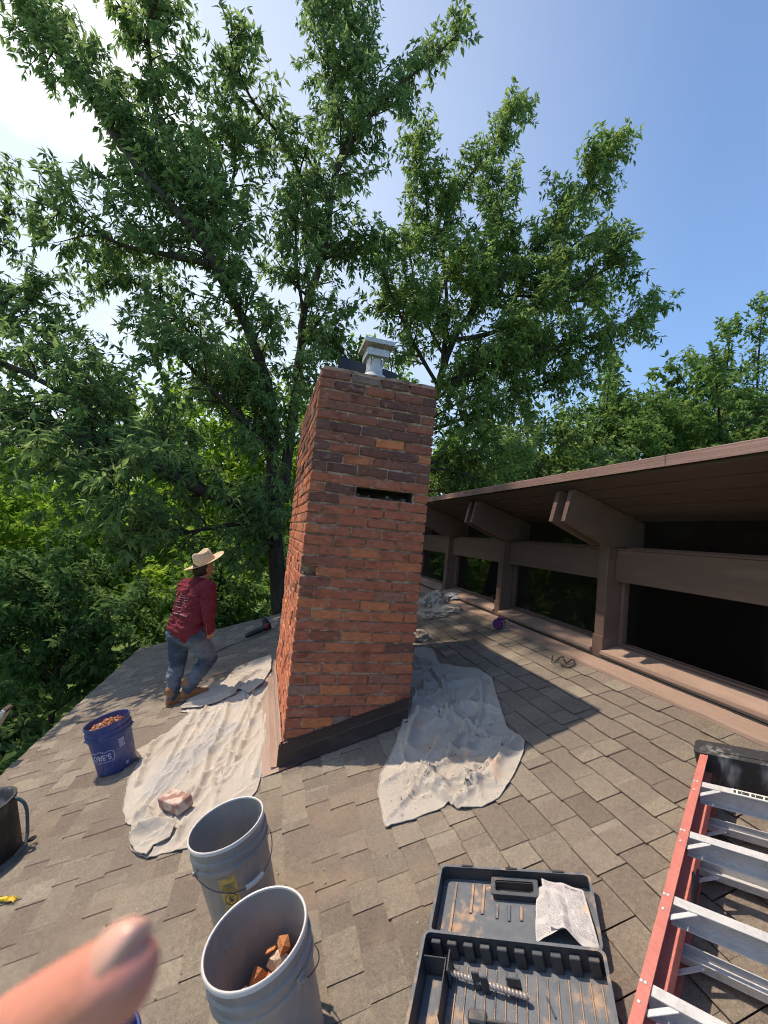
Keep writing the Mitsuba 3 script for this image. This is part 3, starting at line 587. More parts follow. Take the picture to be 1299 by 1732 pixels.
# the shop name on the blue bucket: a gabled outline with lettering
az = math.radians(252); z0 = 0.135
def strip(a, b, w): return bar((*a, 0), (*b, 0), w, 0.0007, c=.0001)
out_ = [(-0.075, -0.036), (0.075, -0.036), (0.089, -0.022), (0.089, 0.026), (0.068, 0.036), (0.04, 0.031), (0.0, 0.044), (-0.04, 0.031), (-0.068, 0.036), (-0.089, 0.026), (-0.089, -0.022)]
wd = [strip(out_[i], out_[(i + 1) % len(out_)], 0.0032) for i in range(len(out_))]
tx = meshkit.text_mesh("LOWE'S", 0.036, 0.0007, bold=True); bb = tx.bounds; tx.apply_translation((-(bb[0][0] + bb[1][0]) / 2, -0.020, 0)); tx.apply_scale((0.142 / (bb[1][0] - bb[0][0]), 1, 1))
add(kb3 + '__shop_name', moved(cat([wrap(m, az, z0) for m in wd] + [wrap(tx, az, z0)]), MB3), 'm_print_white')
small = []
for v0 in np.arange(0.165, 0.222, 0.0075):
    u = -0.018
    while u < 0.016:
        w_ = rs_.uniform(0.003, 0.010); m = trimesh.creation.box((w_, 0.0042, 0.0006)); m.apply_translation((u + w_ / 2, v0 - 0.15, 0)); small.append(wrap(m, az + 1.12, 0.15)); u += w_ + 0.0017
for v0 in (0.03, 0.037, 0.044):
    m = trimesh.creation.box((0.022, 0.004, 0.0006)); m.apply_translation((0, v0 - 0.15, 0)); small.append(wrap(m, az + 1.2, 0.15))
add(kb3 + '__small_print', moved(cat(small), MB3), 'm_print_white')
# brick rubble
def rubble_color(p, n, uv):
    f = fbm(p.x * 45, p.y * 45, p.z * 45, 3)
    c = mix((0.36, 0.125, 0.045), (0.52, 0.24, 0.11), f)
    c = mix(c, (0.56, 0.44, 0.33), smoothstep(0.6, 0.95, uv.x))
    return c * (0.7 + 0.5 * noise(p.x * 300, p.y * 300, p.z * 300))
mat('m_rubble', rubble_color, 0.9, bump=lambda p, n, uv: fbm(p.x * 130, p.y * 130, p.z * 130, 2), bscale=0.004)
crs = np.random.RandomState(17)
flat = lambda m: (np.array(m.vertices)[np.array(m.faces)].reshape(-1, 3), np.arange(3 * len(m.faces)).reshape(-1, 3))
allv, allu = [], []
for k in range(420):
    r = 0.124 * math.sqrt(crs.rand()); a = crs.uniform(0, 6.283); h = BH - 0.052 + 0.045 * (1 - (r / 0.124) ** 2) + crs.uniform(-.02, .004)
    m = chunk(crs, crs.uniform(0.005, 0.017) * crs.uniform(0.6, 1.2, 3), 9); m.apply_translation((r * math.cos(a), r * math.sin(a), h)); m.apply_transform(MB3)
    v, f = flat(m); allv.append((v, f, np.tile([[crs.rand(), 0]], (len(v), 1))))
bed = lathe([(0, BH - 0.02), (0.06, BH - 0.034), (0.130, BH - 0.062)], 24); bed.apply_transform(MB3)
allv.append((np.array(bed.vertices), np.array(bed.faces), np.tile([[0.2, 0]], (len(bed.vertices), 1))))
mm, uu = join(allv)
add('brick_chips', mm, 'm_rubble', uv=uu, label='orange brick chips filling the dark blue bucket', category='rubble', kind='stuff')
spots = [(0.03, 0.07, 0.085, .044), (-0.035, 0.075, 0.07, .042), (0.065, 0.045, 0.07, .040), (0.0, 0.04, 0.065, .044), (0.05, 0.085, 0.118, .036), (-0.065, 0.045, 0.06, .036), (0.082, 0.07, 0.085, .034), (0.008, 0.088, 0.105, .032), (-0.02, -0.01, 0.05, .044), (0.05, -0.01, 0.055, .042)]
for x_, y_, z_, s_ in spots:
    m = chunk(crs, s_ * np.array([1, 0.85, 0.7]), 11); m.apply_transform(trimesh.transformations.rotation_matrix(crs.uniform(0, 6), crs.normal(size=3))); m.apply_translation((x_, y_, z_ + 0.085)); m.apply_transform(MB2)
    v, f = flat(m)
    add('brick_piece', (v, f), 'm_rubble', uv=np.tile([[crs.choice([0.1, 0.3, 0.5, 0.98]), 0]], (len(v), 1)), label='broken brick piece lying in the bottom of the nearest grey bucket', category='brick piece', group='broken brick pieces in the grey bucket')
dv = []
for k in range(260):
    r = 0.12 * math.sqrt(crs.rand()); a = crs.uniform(0, 6.283); m = chunk(crs, crs.uniform(0.002, 0.009) * np.ones(3), 7); m.apply_translation((r * math.cos(a), r * math.sin(a), 0.118 + 0.12 * r * math.sin(a))); m.apply_transform(MB2)
    v, f = flat(m); dv.append((v, f, np.tile([[crs.uniform(0, 1), 0]], (len(v), 1))))
bed = lathe([(0, 0.115), (0.07, 0.112), (0.127, 0.105)], 32); bed.apply_transform(MB2); dv.append((np.array(bed.vertices), np.array(bed.faces), np.tile([[0.75, 0]], (len(bed.vertices), 1))))
mm, uu = join(dv); add('brick_dust', mm, 'm_rubble', uv=uu, label='crumbs and dust under the brick pieces in the nearest grey bucket', category='rubble', kind='stuff')
# crumbs strewn over the shingles
dv = []
for k in range(420):
    q = crs.rand()
    if q < 0.55: x_, y_ = crs.normal(-0.15, 0.35), crs.normal(-1.15, 0.40)
    elif q < 0.8: x_, y_ = crs.uniform(-1.2, 2.0), crs.uniform(-1.9, 0.4)
    else: x_, y_ = crs.uniform(0.9, 2.0), crs.uniform(0.8, 3.0)
    if (0 < x_ < .82 and 0 < y_ < 1.6): continue
    s_ = crs.uniform(0.0012, 0.0040) if crs.rand() < 0.9 else crs.uniform(0.004, 0.008)
    m = chunk(crs, s_ * np.ones(3), 7); m.apply_translation(RP(x_, y_, 0.011 + s_ * 0.6)); v, f = flat(m); dv.append((v, f, np.tile([[crs.choice([0.2, 0.5, 0.97, 1.0]), 0]], (len(v), 1))))
mm, uu = join(dv); add('mortar_crumbs', mm, 'm_rubble', uv=uu, label='mortar and brick crumbs strewn over the shingles', category='crumbs', kind='stuff')
# the dusty brick on the drop cloth
def pale_brick(p, n, uv):
    f = fbm(p.x * 30, p.y * 30, p.z * 30, 3); up = smoothstep(0.2, 0.6, n.z)
    c = mix((0.42, 0.32, 0.27), (0.55, 0.46, 0.40), f)
    return mix(c, (0.22, 0.095, 0.075), smoothstep(0.45, 0.6, fbm(p.x * 18 + 4, p.y * 18, p.z * 18, 3)) * 0.8)
mat('m_pale_brick', pale_brick, 0.95, bump=lambda p, n, uv: fbm(p.x * 90, p.y * 90, p.z * 90, 3), bscale=0.006)
add('loose_brick', moved(cbox(-0.097, 0.097, -0.047, 0.047, 0, 0.062, 0.005), roof_frame(-0.548, -0.060, 0.026, -47)), 'm_pale_brick', label='loose brick dusted with pale mortar lying on the left drop cloth', category='brick')

# ---------------------------------------------------------------- black rubber tub, yellow rope end, ladder at the eave
bt = thing('rubber_tub', 'black rubber tub caked with grey mortar at the left edge of the photo', 'tub')
MT = roof_frame(-1.535, 0.115, 0.012)
tubp = lathe([(0, 0.0), (0.165, 0.0), (0.175, 0.008), (0.196, 0.27), (0.203, 0.272), (0.204, 0.286), (0.192, 0.287)], 48)
add(bt + '__body', moved(tubp, MT), 'm_black_rubber', smooth=35)
def mortar_caked(p, n, uv):
    f = fbm(p.x * 18, p.y * 18, p.z * 18, 3); return mix((0.10, 0.095, 0.09), (0.34, 0.31, 0.28), smoothstep(0.35, 0.62, f))
mat('m_caked', mortar_caked, 0.95)
add(bt + '__inner_wall', moved(lathe([(0.1925, 0.2865), (0.186, 0.27), (0.166, 0.02), (0.0, 0.015)], 48), MT), 'm_caked', smooth=35)
hp = spline([(0.203, 0.02, 0.272), (0.235, 0.02, 0.24), (0.238, 0.01, 0.12), (0.232, -0.03, 0.035), (0.20, -0.16, 0.018), (0.10, -0.28, 0.014), (-0.05, -0.33, 0.012), (-0.2, -0.31, 0.014)], 50)
mat('m_teal_strap', lambda p, n, uv: mix((0.020, 0.040, 0.048), (0.055, 0.10, 0.115), fbm(p.x * 30, p.y * 30, p.z * 30, 2)), 0.5)
add(bt + '__handle', moved(tube(hp, 0.0085, 8), MT), 'm_teal_strap', smooth=True)
add(bt + '__handle_eye', moved(trimesh.creation.torus(0.016, 0.006, 20, 8), MT @ frame((0.243, 0.005, 0.028), (1, 0, 0), (0, 1, 0), (0, 0, 1))), 'm_black_rubber', smooth=True)
yr = thing('yellow_rope', 'frayed end of a yellow plastic rope at the lower left edge', 'rope')
mat('m_yellow', (0.62, 0.43, 0.03), 0.5)
(x_, y_), (x2, y2) = (-1.204,-0.309), (-1.42,-0.223)
rp = [RP(x2, y2, .02), RP(x2 * .6 + x_ * .4, y2 * .6 + y_ * .4, .022), RP(x_, y_, 0.022)]
add(yr + '__strand', tube(spline(rp, 20), 0.009, 8), 'm_yellow', smooth=True)
fr = []
for k in range(26):
    d_ = unit(RP(x_, y_) - RP(x2, y2)) * crs.uniform(0.4, 1) + crs.normal(0, 0.45, 3) * [1, 1, 0.5]; d_[2] = abs(d_[2]) * 0.6
    fr.append(tube([rp[-1], rp[-1] + d_ * 0.018, rp[-1] + d_ * 0.032 + np.array([0, 0, -0.004])], [0.004, 0.0035, 0.002], 5))
add(yr + '__frayed_end', cat(fr), 'm_yellow')
mat('m_aluminium', lambda p, n, uv: mix((0.52, 0.51, 0.50), (0.70, 0.69, 0.67), fbm(p.x * 24, p.y * 24, p.z * 24, 3)), 0.42, metallic=0.35)
ex = thing('extension_ladder', 'pale ladder leaning on the eave, one rail end poking up at the far left', 'ladder')
tA = np.array((-2.2,1.583,3.206)); dirL = unit((0.42, 0.0, 1.0)); sd = np.array([0, -1.0, 0]); nn = np.cross(dirL, sd)
for s in (0, 0.42):
    o = tA + sd * s; add(ex + '__rail', moved(cbox(-0.06, 0.06, -0.016, 0.016, -3.3, 0.0, 0.006), frame(o, sd * 1.0, nn, dirL)), 'm_aluminium')
    add(ex + '__end_cap', moved(cbox(-0.052, 0.052, -0.018, 0.018, -0.035, 0.006, 0.006), frame(o, sd, nn, dirL)), 'm_brown')
for k in range(10):
    a = tA - dirL * (0.18 + 0.3 * k); add(ex + '__rung', tube([a, a + sd * 0.42], 0.015, 10), 'm_aluminium', smooth=40)
# ---------------------------------------------------------------- open tool case
def case_color(p, n, uv):
    f = fbm(p.x * 9, p.y * 9, p.z * 9, 3); g = fbm(p.x * 40, p.y * 40, p.z * 40, 3)
    c = mix((0.020, 0.022, 0.026), (0.050, 0.055, 0.064), f)
    up = smoothstep(0.5, 0.9, n.z)
    grey = mix((0.080, 0.096, 0.120), (0.150, 0.165, 0.190), g)
    c = mix(c, grey, up * uv.x * 0.85)
    e = smoothstep(0.49, 0.68, 0.62 * fbm(p.x * 5 + 3, p.y * 5, 0.5, 3) + 0.38 * g + uv.y)
    return mix(c, mi.Color3f(0.42, 0.255, 0.145) * (0.8 + 0.4 * g), e * up * uv.x * 0.8)
mat('m_case', case_color, 0.5, specular=0.45)
case = thing('tool_case', 'open black plastic tool case with dusty ribbed trays, lying on the shingles', 'tool case')
MC = roof_frame(0.581, -1.185, 0.009, -32.6)
CWD, CDP = 0.522, 0.247
def rrect(x0, x1, y0, y1, r=0.02): return shapely.box(x0 + r, y0 + r, x1 - r, y1 - r).buffer(r, quad_segs=6)
def ext(shape, z0, z1):
    m = cat([trimesh.creation.extrude_polygon(g, z1 - z0, engine='earcut') for g in getattr(shape, 'geoms', [shape])]); m.apply_translation((0, 0, z0)); return m
def cuv(m, a, b=0.0): return np.tile([[a, b]], (len(m.vertices), 1))
def cadd(name, m, dust=1.0, bias=0.0):
    v, f = flat(moved(m, MC)); add(case + '__' + name, (v, f), 'm_case', uv=np.tile([[dust, bias]], (len(v), 1)))
lidR = rrect(0, CWD, -CDP, 0)
hole = rrect(0.200, 0.330, -0.060, -0.022, 0.008)
cadd('lid', cat([ext(lidR.difference(hole), 0.002, 0.006), ext(lidR.difference(lidR.buffer(-0.004)), 0.0061, 0.052), ext(lidR.buffer(0.003).difference(lidR.buffer(-0.006)), 0.0521, 0.056)]), 1.0, 0.0)
cadd('lid__handle', cat([ext(rrect(0.188, 0.342, -0.072, -0.0045, 0.010).difference(hole), 0.0062, 0.026), ext(rrect(0.184, 0.346, -0.075, -0.0065, 0.010).difference(hole.buffer(0.002)), 0.0262, 0.031)]), 0.4)
for xk, y0, y1 in ((0.052, -0.235, -0.02), (0.115, -0.13, -0.02), (0.155, -0.13, -0.02), (0.205, -0.14, -0.09), (0.245, -0.145, -0.09), (0.285, -0.14, -0.09), (0.40, -0.13, -0.02), (0.445, -0.13, -0.02), (0.488, -0.235, -0.02)):
    cadd('lid__rib', cbox(xk - 0.005, xk + 0.005, y0, y1, 0.0055, 0.010, 0.002), 1.0, 0.12)
for k in range(3):
    xk = 0.10 + 0.16 * k; cadd('lid__latch_slot', cbox(xk - 0.02, xk + 0.02, -0.0035, 0.0035, 0.0562, 0.060, 0.001), 0.0)
BY0, BY1 = -0.262 - 0.40, -0.262
bsR = rrect(-0.004, CWD + 0.004, BY0, BY1)
cadd('base', cat([ext(bsR, 0.002, 0.006), ext(bsR.difference(bsR.buffer(-0.004)), 0.0061, 0.074), ext(bsR.buffer(0.003).difference(bsR.buffer(-0.006)), 0.0741, 0.078)]), 1.0, 0.0)
for k in range(15):
    xk = 0.095 + 0.029 * k; cadd('base__rib', cbox(xk - 0.0022, xk + 0.0022, BY0 + 0.02, BY1 - 0.032, 0.0055, 0.0098, 0.001), 1.0, 0.16)
for k in range(10):
    xk = 0.030 + 0.0515 * k; cadd('base__block', cat([cbox(xk - 0.015, xk + 0.015, BY1 - 0.020, BY1 - 0.0045, 0.0055, 0.060, 0.002)]), 0.35)
cadd('base__hinge', cat([bar((0.03 + 0.035 * k, -0.2545, 0.062), (0.055 + 0.035 * k, -0.2545, 0.062), 0.011, 0.010, c=.002) for k in range(14)]), 0.3)
cadd('base__compartment', cat([cbox(0.0005, 0.075, -0.330, -0.3265, 0.0062, 0.068, .001), cbox(0.0715, 0.075, -0.47, -0.3305, 0.0062, 0.068, .001), cbox(0.078, 0.083, -0.36, -0.30, 0.0062, 0.066, .001)]), 0.2)
def plate(x0, y0, x1, y1, h, w=0.004):
    return moved(cbox(0, math.hypot(x1 - x0, y1 - y0), -w / 2, w / 2, 0.0062, h, .0015), frame((x0, y0, 0), unit((x1 - x0, y1 - y0, 0)), unit((-(y1 - y0), x1 - x0, 0)), (0, 0, 1)))
for a in ((0.150, -0.350, 0.172, -0.350, 0.062, 0.006), (0.175, -0.356, 0.197, -0.356, 0.058, 0.006), (0.250, -0.352, 0.290, -0.352, 0.062, 0.005), (0.352, -0.345, 0.372, -0.39, 0.012, .004)):
    cadd('base__divider', plate(*a), 0.1)
cadd('base__bracket', cat([cbox(0.15, 0.20, -0.46, -0.43, 0.0062, 0.055, 0.004), cbox(0.20, 0.42, -0.452, -0.444, 0.0062, 0.05, .002)]), 0.2)
# drill bit: a twisted, fluted rod
mat('m_steel', lambda p, n, uv: mix((0.32, 0.26, 0.22), (0.62, 0.56, 0.50), fbm(p.x * 60, p.y * 60, p.z * 60, 3)), 0.35, metallic=0.6)
def twist(L, R, turns, n=90, sides=20):
    t_ = np.linspace(0, 1, n); a = np.arange(sides) * 2 * np.pi / sides
    rad = R * (0.72 + 0.28 * np.cos(2 * a) ** 2)
    ang = a[None] + 2 * np.pi * turns * t_[:, None]
    rr_ = np.broadcast_to(rad, (n, sides)) * np.where(t_ > 0.985, 0.5, 1.0)[:, None]
    v = np.stack([np.broadcast_to(t_[:, None] * L, (n, sides)), rr_ * np.cos(ang), rr_ * np.sin(ang)], -1).reshape(-1, 3)
    i_, j_ = np.meshgrid(np.arange(n - 1), np.arange(sides), indexing='ij')
    q = np.stack([i_ * sides + j_, (i_ + 1) * sides + j_, (i_ + 1) * sides + (j_ + 1) % sides, i_ * sides + (j_ + 1) % sides], -1).reshape(-1, 4)
    e = np.arange(1, sides - 1); o = (n - 1) * sides
    return trimesh.Trimesh(v, np.vstack([q[:, [0, 2, 1]], q[:, [0, 3, 2]], np.stack([e * 0, e, e + 1], 1), np.stack([e * 0 + o, e + 1 + o, e + o], 1)]), process=False)
db = twist(0.235, 0.0085, 5.5); aa = math.atan2(-0.034, 0.225)
db.apply_transform(frame((0.078, -0.333, 0.030), (math.cos(aa), math.sin(aa), 0), (-math.sin(aa), math.cos(aa), 0), (0, 0, 1)))
add('drill_bit', moved(db, MC), 'm_steel', smooth=60, label='long twisted steel masonry drill bit lying in the tool case base', category='drill bit')
# folded instruction sheet in the lid
def paper(p, n, uv):
    u, v = uv.x, uv.y
    row = dr.floor(v * 44); col = dr.select(u > 0.52, 1.0, 0.0)
    w = cell_rand(dr.floor(u * 75 + row * 3), row, col)
    inl = smoothstep(0.25, 0.35, v * 44 - row) * smoothstep(0.95, 0.85, v * 44 - row)
    marg = smoothstep(0.04, 0.06, u) * smoothstep(0.96, 0.94, u) * (1 - smoothstep(0.49, 0.50, u) * smoothstep(0.55, 0.54, u)) * smoothstep(.04, .05, v) * smoothstep(.97, .96, v)
    para = smoothstep(0.18, 0.2, cell_rand(dr.floor(v * 9), col, 5.0))
    ink_ = dr.select(w > 0.28, 1.0, 0.0) * inl * marg * para
    head = dr.select((cell_rand(dr.floor(v * 11), col, 9.0) > 0.72) & (cell_rand(dr.floor(u * 26), dr.floor(v * 22), 3.0) > 0.45), 1.0, 0.0) * marg
    c = mix((0.46, 0.44, 0.43), (0.55, 0.53, 0.52), fbm(p.x * 20, p.y * 20, 0.0, 2))
    c = mix(c, (0.16, 0.14, 0.17), ink_ * 0.6)
    c = mix(c, (0.14, 0.10, 0.09), head * 0.75)
    return mix(c, (0.60, 0.40, 0.22), smoothstep(0.62, 0.75, fbm(p.x * 13, p.y * 13, 3.0, 3)) * 0.6)
mat('m_paper', paper, 0.8)
man = thing('instruction_sheet', 'crumpled folded instruction sheet with fine print lying in the case lid', 'paper')
def sheet_mesh(c00, c10, c11, c01, hfun, n=40):
    s, t_ = np.meshgrid(np.linspace(0, 1, n), np.linspace(0, 1, n), indexing='ij')
    p = [np.asarray(c, float) for c in (c00, c10, c11, c01)]
    xy = ((1 - s) * (1 - t_))[..., None] * p[0] + (s * (1 - t_))[..., None] * p[1] + (s * t_)[..., None] * p[2] + ((1 - s) * t_)[..., None] * p[3]
    z = hfun(s, t_, xy)
    v = np.concatenate([xy, z[..., None]], -1).reshape(-1, 3); gi = np.arange(n * n).reshape(n, n)
    q = np.stack([gi[:-1, :-1], gi[1:, :-1], gi[1:, 1:], gi[:-1, 1:]], -1).reshape(-1, 4)
    return trimesh.Trimesh(v, np.vstack([q[:, [0, 2, 1]], q[:, [0, 3, 2]]]), process=False), np.stack([s, t_], -1).reshape(-1, 2)
nz = lambda xy, k: meshkit.fbm(np.stack([xy[..., 0] * k, xy[..., 1] * k, xy[..., 0] * 0 + 1], -1), 3) - 0.5
m, u = sheet_mesh((0.362, -0.020), (0.492, -0.030), (0.515, -0.228), (0.375, -0.186), lambda s, t_, xy: 0.030 + 0.030 * t_ * (1 - t_) + 0.020 * np.exp(-((s - 0.35) / 0.12) ** 2) * t_ + 0.035 * nz(xy, 14) + 0.018 * (1 - s) - 0.012 * s * t_)
add(man + '__upper_leaf', moved(m, MC), 'm_paper', smooth=True, uv=u)
m, u = sheet_mesh((0.340, -0.030), (0.380, -0.028), (0.43, -0.190), (0.330, -0.205), lambda s, t_, xy: 0.022 + 0.025 * s + 0.035 * nz(xy, 12) + 0.012 * np.sin(3 * t_))
add(man + '__lower_leaf', moved(m, MC), 'm_paper', smooth=True, uv=u)

# ---------------------------------------------------------------- red stepladder lying on the roof
def fibre(p, n, uv):
    f = fbm(p.x * 30, p.y * 30, p.z * 30, 3); s = noise(p.x * 190, p.y * 60, p.z * 190)
    return mix((0.46, 0.140, 0.115), (0.54, 0.190, 0.155), f) * (0.86 + 0.2 * s)
mat('m_red_fibre', fibre, 0.55, specular=0.4)
def alu(p, n, uv):
    f = fbm(p.x * 26, p.y * 26, p.z * 26, 3); d = smoothstep(0.60, 0.70, fbm(p.x * 60, p.y * 60, p.z * 60, 3))
    return mix(mix((0.44, 0.43, 0.43), (0.60, 0.59, 0.585), f), (0.33, 0.30, 0.28), d * 0.28)
mat('m_ladder_metal', alu, 0.45, metallic=0.2)
plastic('m_cap_plastic', (0.030, 0.030, 0.033), (0.45, 0.44, 0.43), 0.75, 0.55)
mat('m_paper_plain', (0.55, 0.54, 0.52), 0.6); mat('m_tool_black_print', (0.03, 0.03, 0.03), 0.6)
lad = thing('stepladder', 'red fibreglass stepladder with aluminium steps lying folded on the roof', 'ladder')
ML = roof_frame(1.625, -1.37, 0.012, 213)
FL = 0.039; LW = 0.375; LL = 1.62
def ladd(name, m, b, smooth=False): return add(lad + '__' + name, moved(m, ML), b, smooth=smooth)
def channel(x0, x1, ytop, s, h0, h1, b):
    """C-shaped rail: web outside, flanges inwards; s = +1 for the left rail (inwards is +y)"""
    def seg(ya, yb, ha, hb):
        c_ = []
        for xx in (x0, x1):
            y_ = ytop - s * FL * xx
            c_ += [(xx, y_ + s * ya, ha), (xx, y_ + s * yb, ha), (xx, y_ + s * ya, hb), (xx, y_ + s * yb, hb)]
        return hull(c_)
    return cat([seg(0, 0.026, h1 - 0.004, h1), seg(0, 0.004, h0, h1 - 0.0042), seg(0.0042, 0.026, h0, h0 + 0.004)])
for s, y_ in ((1, 0.0), (-1, LW)):
    ladd('rail', channel(0.0, LL, y_, s, 0.108, 0.186, b), 'm_red_fibre')
    ladd('rear_rail', channel(0.03, LL, y_ + s * 0.004, s, 0.006, 0.058, b), 'm_red_fibre')
for k in range(6):
    xs = 0.172 + 0.2605 * k; ya, yb = 0.010 - FL * xs, LW - 0.010 + FL * xs
    st = thing(lad + '__step', None, None)
    ladd(st[len(lad) + 2:] + '__tread', cat([cbox(xs, xs + 0.0035, ya, yb, 0.112, 0.1815, .001), cbox(xs - 0.001, xs + 0.026, ya + 0.018, yb - 0.018, 0.182, 0.1865, .0015), cbox(xs, xs + 0.022, ya, yb, 0.112, 0.1155, .001)]
         + [cbox(xs + 0.0037, xs + 0.005, ya + 0.02, yb - 0.02, 0.120 + 0.008 * r_, 0.123 + 0.008 * r_, .0005) for r_ in range(7)]), 'm_ladder_metal')
    for s, y_ in ((1, ya), (-1, yb)):
        ladd(st[len(lad) + 2:] + '__brace', bar((xs + 0.062, y_ + s * 0.012, 0.176), (xs + 0.022, y_ + s * 0.070, 0.182), 0.014, 0.003, c=.0008), 'm_ladder_metal')
        rv = [moved(trimesh.creation.icosphere(2, 0.0042), np.diag([1, 1, 0.45, 1.0])) for _ in range(3)]
        for m, (dx, dy) in zip(rv, ((0.004, 0.004), (0.004, 0.013), (0.052, 0.008))): m.apply_translation((xs + dx, y_ - s * 0.010 + s * dy, 0.1865))
        ladd(st[len(lad) + 2:] + '__rivets', cat(rv), 'm_ladder_metal', 40)
stick = [cbox(0.171, 0.198, 0.105, 0.235, 0.1866, 0.1872, .0002)]
ladd('step_label', cat(stick), 'm_paper_plain')
ladd('step_label_print', cat([cbox(0.178, 0.192, 0.112 + 0.012 * q_, 0.119 + 0.012 * q_ + 0.003 * (q_ % 3), 0.1873, 0.1877, .0001) for q_ in range(10)]), 'm_tool_black_print')
for k, xs in enumerate((0.165, 0.375, 0.69, 1.0, 1.31)):
    ya, yb = 0.012 - FL * xs, LW - 0.012 + FL * xs
    ladd('rear_brace', cat([cbox(xs, xs + 0.040, ya, yb, 0.020, 0.023, .001), cbox(xs, xs + 0.003, ya, yb, 0.0232, 0.046, .001), cbox(xs + 0.037, xs + 0.040, ya, yb, 0.0232, 0.046, .001)]), 'm_ladder_metal')
    for s, y_ in ((1, ya), (-1, yb)): ladd('rear_strut', bar((xs + 0.09, y_ + s * 0.006, 0.04), (xs + 0.038, y_ + s * 0.06, 0.034), 0.014, 0.003, c=.0008), 'm_ladder_metal')
for s, y_ in ((1, 0.028), (-1, LW - 0.028)):
    ladd('spreader', cat([bar((0.50, y_ - s * 0.015, 0.10), (0.585, y_ - s * 0.018, 0.05), 0.006, 0.022, c=.001), bar((0.44, y_ - s * 0.016, 0.055), (0.585, y_ - s * 0.018, 0.044), 0.006, 0.020, c=.001)]), 'm_wire')
capo = rrect(-0.085, 0.004, -0.022, LW + 0.022, 0.016)
tc = cat([ext(capo, 0.176, 0.192), ext(capo.difference(capo.buffer(-0.006)), 0.03, 0.1758), moved(cbox(-0.07, -0.02, 0.05, LW - 0.05, 0.1922, 0.196, 0.002), np.eye(4)), ext(rrect(-0.082, -0.0765, -0.015, LW + 0.015, 0.002), 0.03, 0.1757)])
ladd('top_cap', tc, 'm_cap_plastic')
# ---------------------------------------------------------------- respirator, power tool, strap
mat('m_purple', (0.115, 0.030, 0.135), 0.55); mat('m_mask_grey', (0.26, 0.25, 0.28), 0.6)
rp_ = thing('respirator', 'half mask respirator with round purple filters on the tan flashing strip', 'respirator')
RPX, RPY = (2.043,1.026)
MR = roof_frame(RPX, RPY, 0.012)
toe = unit(MR[:3, :3].T @ (EYE - MR[:3, 3]))
def disc_at(o, nrm, r, t_, mname, part):
    X_ = unit(np.cross((0, 0, 1), nrm)); Y_ = np.cross(nrm, X_)
    d = lathe([(0, 0), (r * .96, 0), (r, t_ * .2), (r, t_ * .75), (r * .93, t_), (r * .80, t_ * 1.02), (r * .78, t_ * .9), (0, t_ * .92)], 28)
    return add(rp_ + '__' + part, moved(moved(d, frame(o, X_, Y_, nrm)), MR), mname, smooth=40)
disc_at((-0.02, -0.025, 0.050), unit(toe * [1, 1, 0.5] + [-0.5, 0.2, 0.2]), 0.052, 0.022, 'm_purple', 'filter')
disc_at((0.045, 0.04, 0.045), unit((0.8, 0.4, 0.3)), 0.045, 0.022, 'm_purple', 'filter')
m, _ = heap(None, 0.050, 0.045, 0.085, 5, 0.2, 0.15, 3); m.apply_translation((0.02, 0.0, 0.0)); add(rp_ + '__facepiece', moved(m, MR), 'm_mask_grey', smooth=True)
for sgn in (1, -1): add(rp_ + '__strap', moved(tube(spline([(0.05, sgn * 0.02, 0.06), (0.10, sgn * 0.07, 0.03), (0.08, sgn * 0.12, 0.012), (0.0, sgn * 0.11 - .02, 0.012), (-0.05, sgn * 0.05 - .04, 0.014)], 24), 0.004, 6), MR), 'm_mask_grey', smooth=True)
gx_, gy_ = (-0.172,3.54)
MG = roof_frame(gx_, gy_, 0.010, 25)
pt = thing('power_tool', 'black and red angle grinder lying near the far edge of the roof', 'power tool')
mat('m_tool_black', (0.020, 0.020, 0.022), 0.5); mat('m_tool_red', (0.30, 0.035, 0.03), 0.5)
add(pt + '__body', moved(capsules([((-0.22, 0, 0.05), 0.035, (-0.02, 0, 0.06), 0.040), ((-0.02, 0, 0.06), 0.04, (0.05, 0, 0.075), 0.05), ((0.05, 0, 0.06), 0.05, (0.06, 0, 0.17), 0.036)], 0.02, 4), MG), 'm_tool_black', smooth=True)
add(pt + '__gear_head', moved(cbox(0.025, 0.085, -0.056, 0.056, 0.06, 0.125, 0.012), MG), 'm_tool_red')
add(pt + '__guard', moved(lathe([(0.0, 0.0), (0.060, 0.002), (0.062, 0.02), (0.02, 0.022), (0.0, 0.022)], 30), MG @ frame((0.09, 0, 0.075), (0, 1, 0), (0, 0, 1), (1, 0, 0))), 'm_tool_black', smooth=40)
add(pt + '__cord', moved(tube(spline([(-0.25, 0, 0.05), (-0.34, -0.03, 0.012), (-0.5, 0.0, 0.010), (-0.68, -0.08, 0.010), (-0.82, -0.02, 0.010)], 40), 0.0055, 6), MG), 'm_tool_black', smooth=True)
sp = [RP(x_, y_, h) for (x_, y_), h in zip([(1.999,0.154),(1.976,0.06),(2.017,0.061),(1.986,-0.033),(2.035,-0.028),(1.999,-0.086),(1.963,-0.076),(1.958,-0.005)], (0.012, 0.02, 0.03, 0.022, 0.03, 0.018, 0.014, 0.012))]
add('metal_strap', tube(spline(sp, 40), np.where(np.arange(40) % 2, 0.0055, 0.0045), 5), 'm_flash_dark', smooth=True, label='short twisted dark strap lying at the edge of the wall flashing', category='strap')

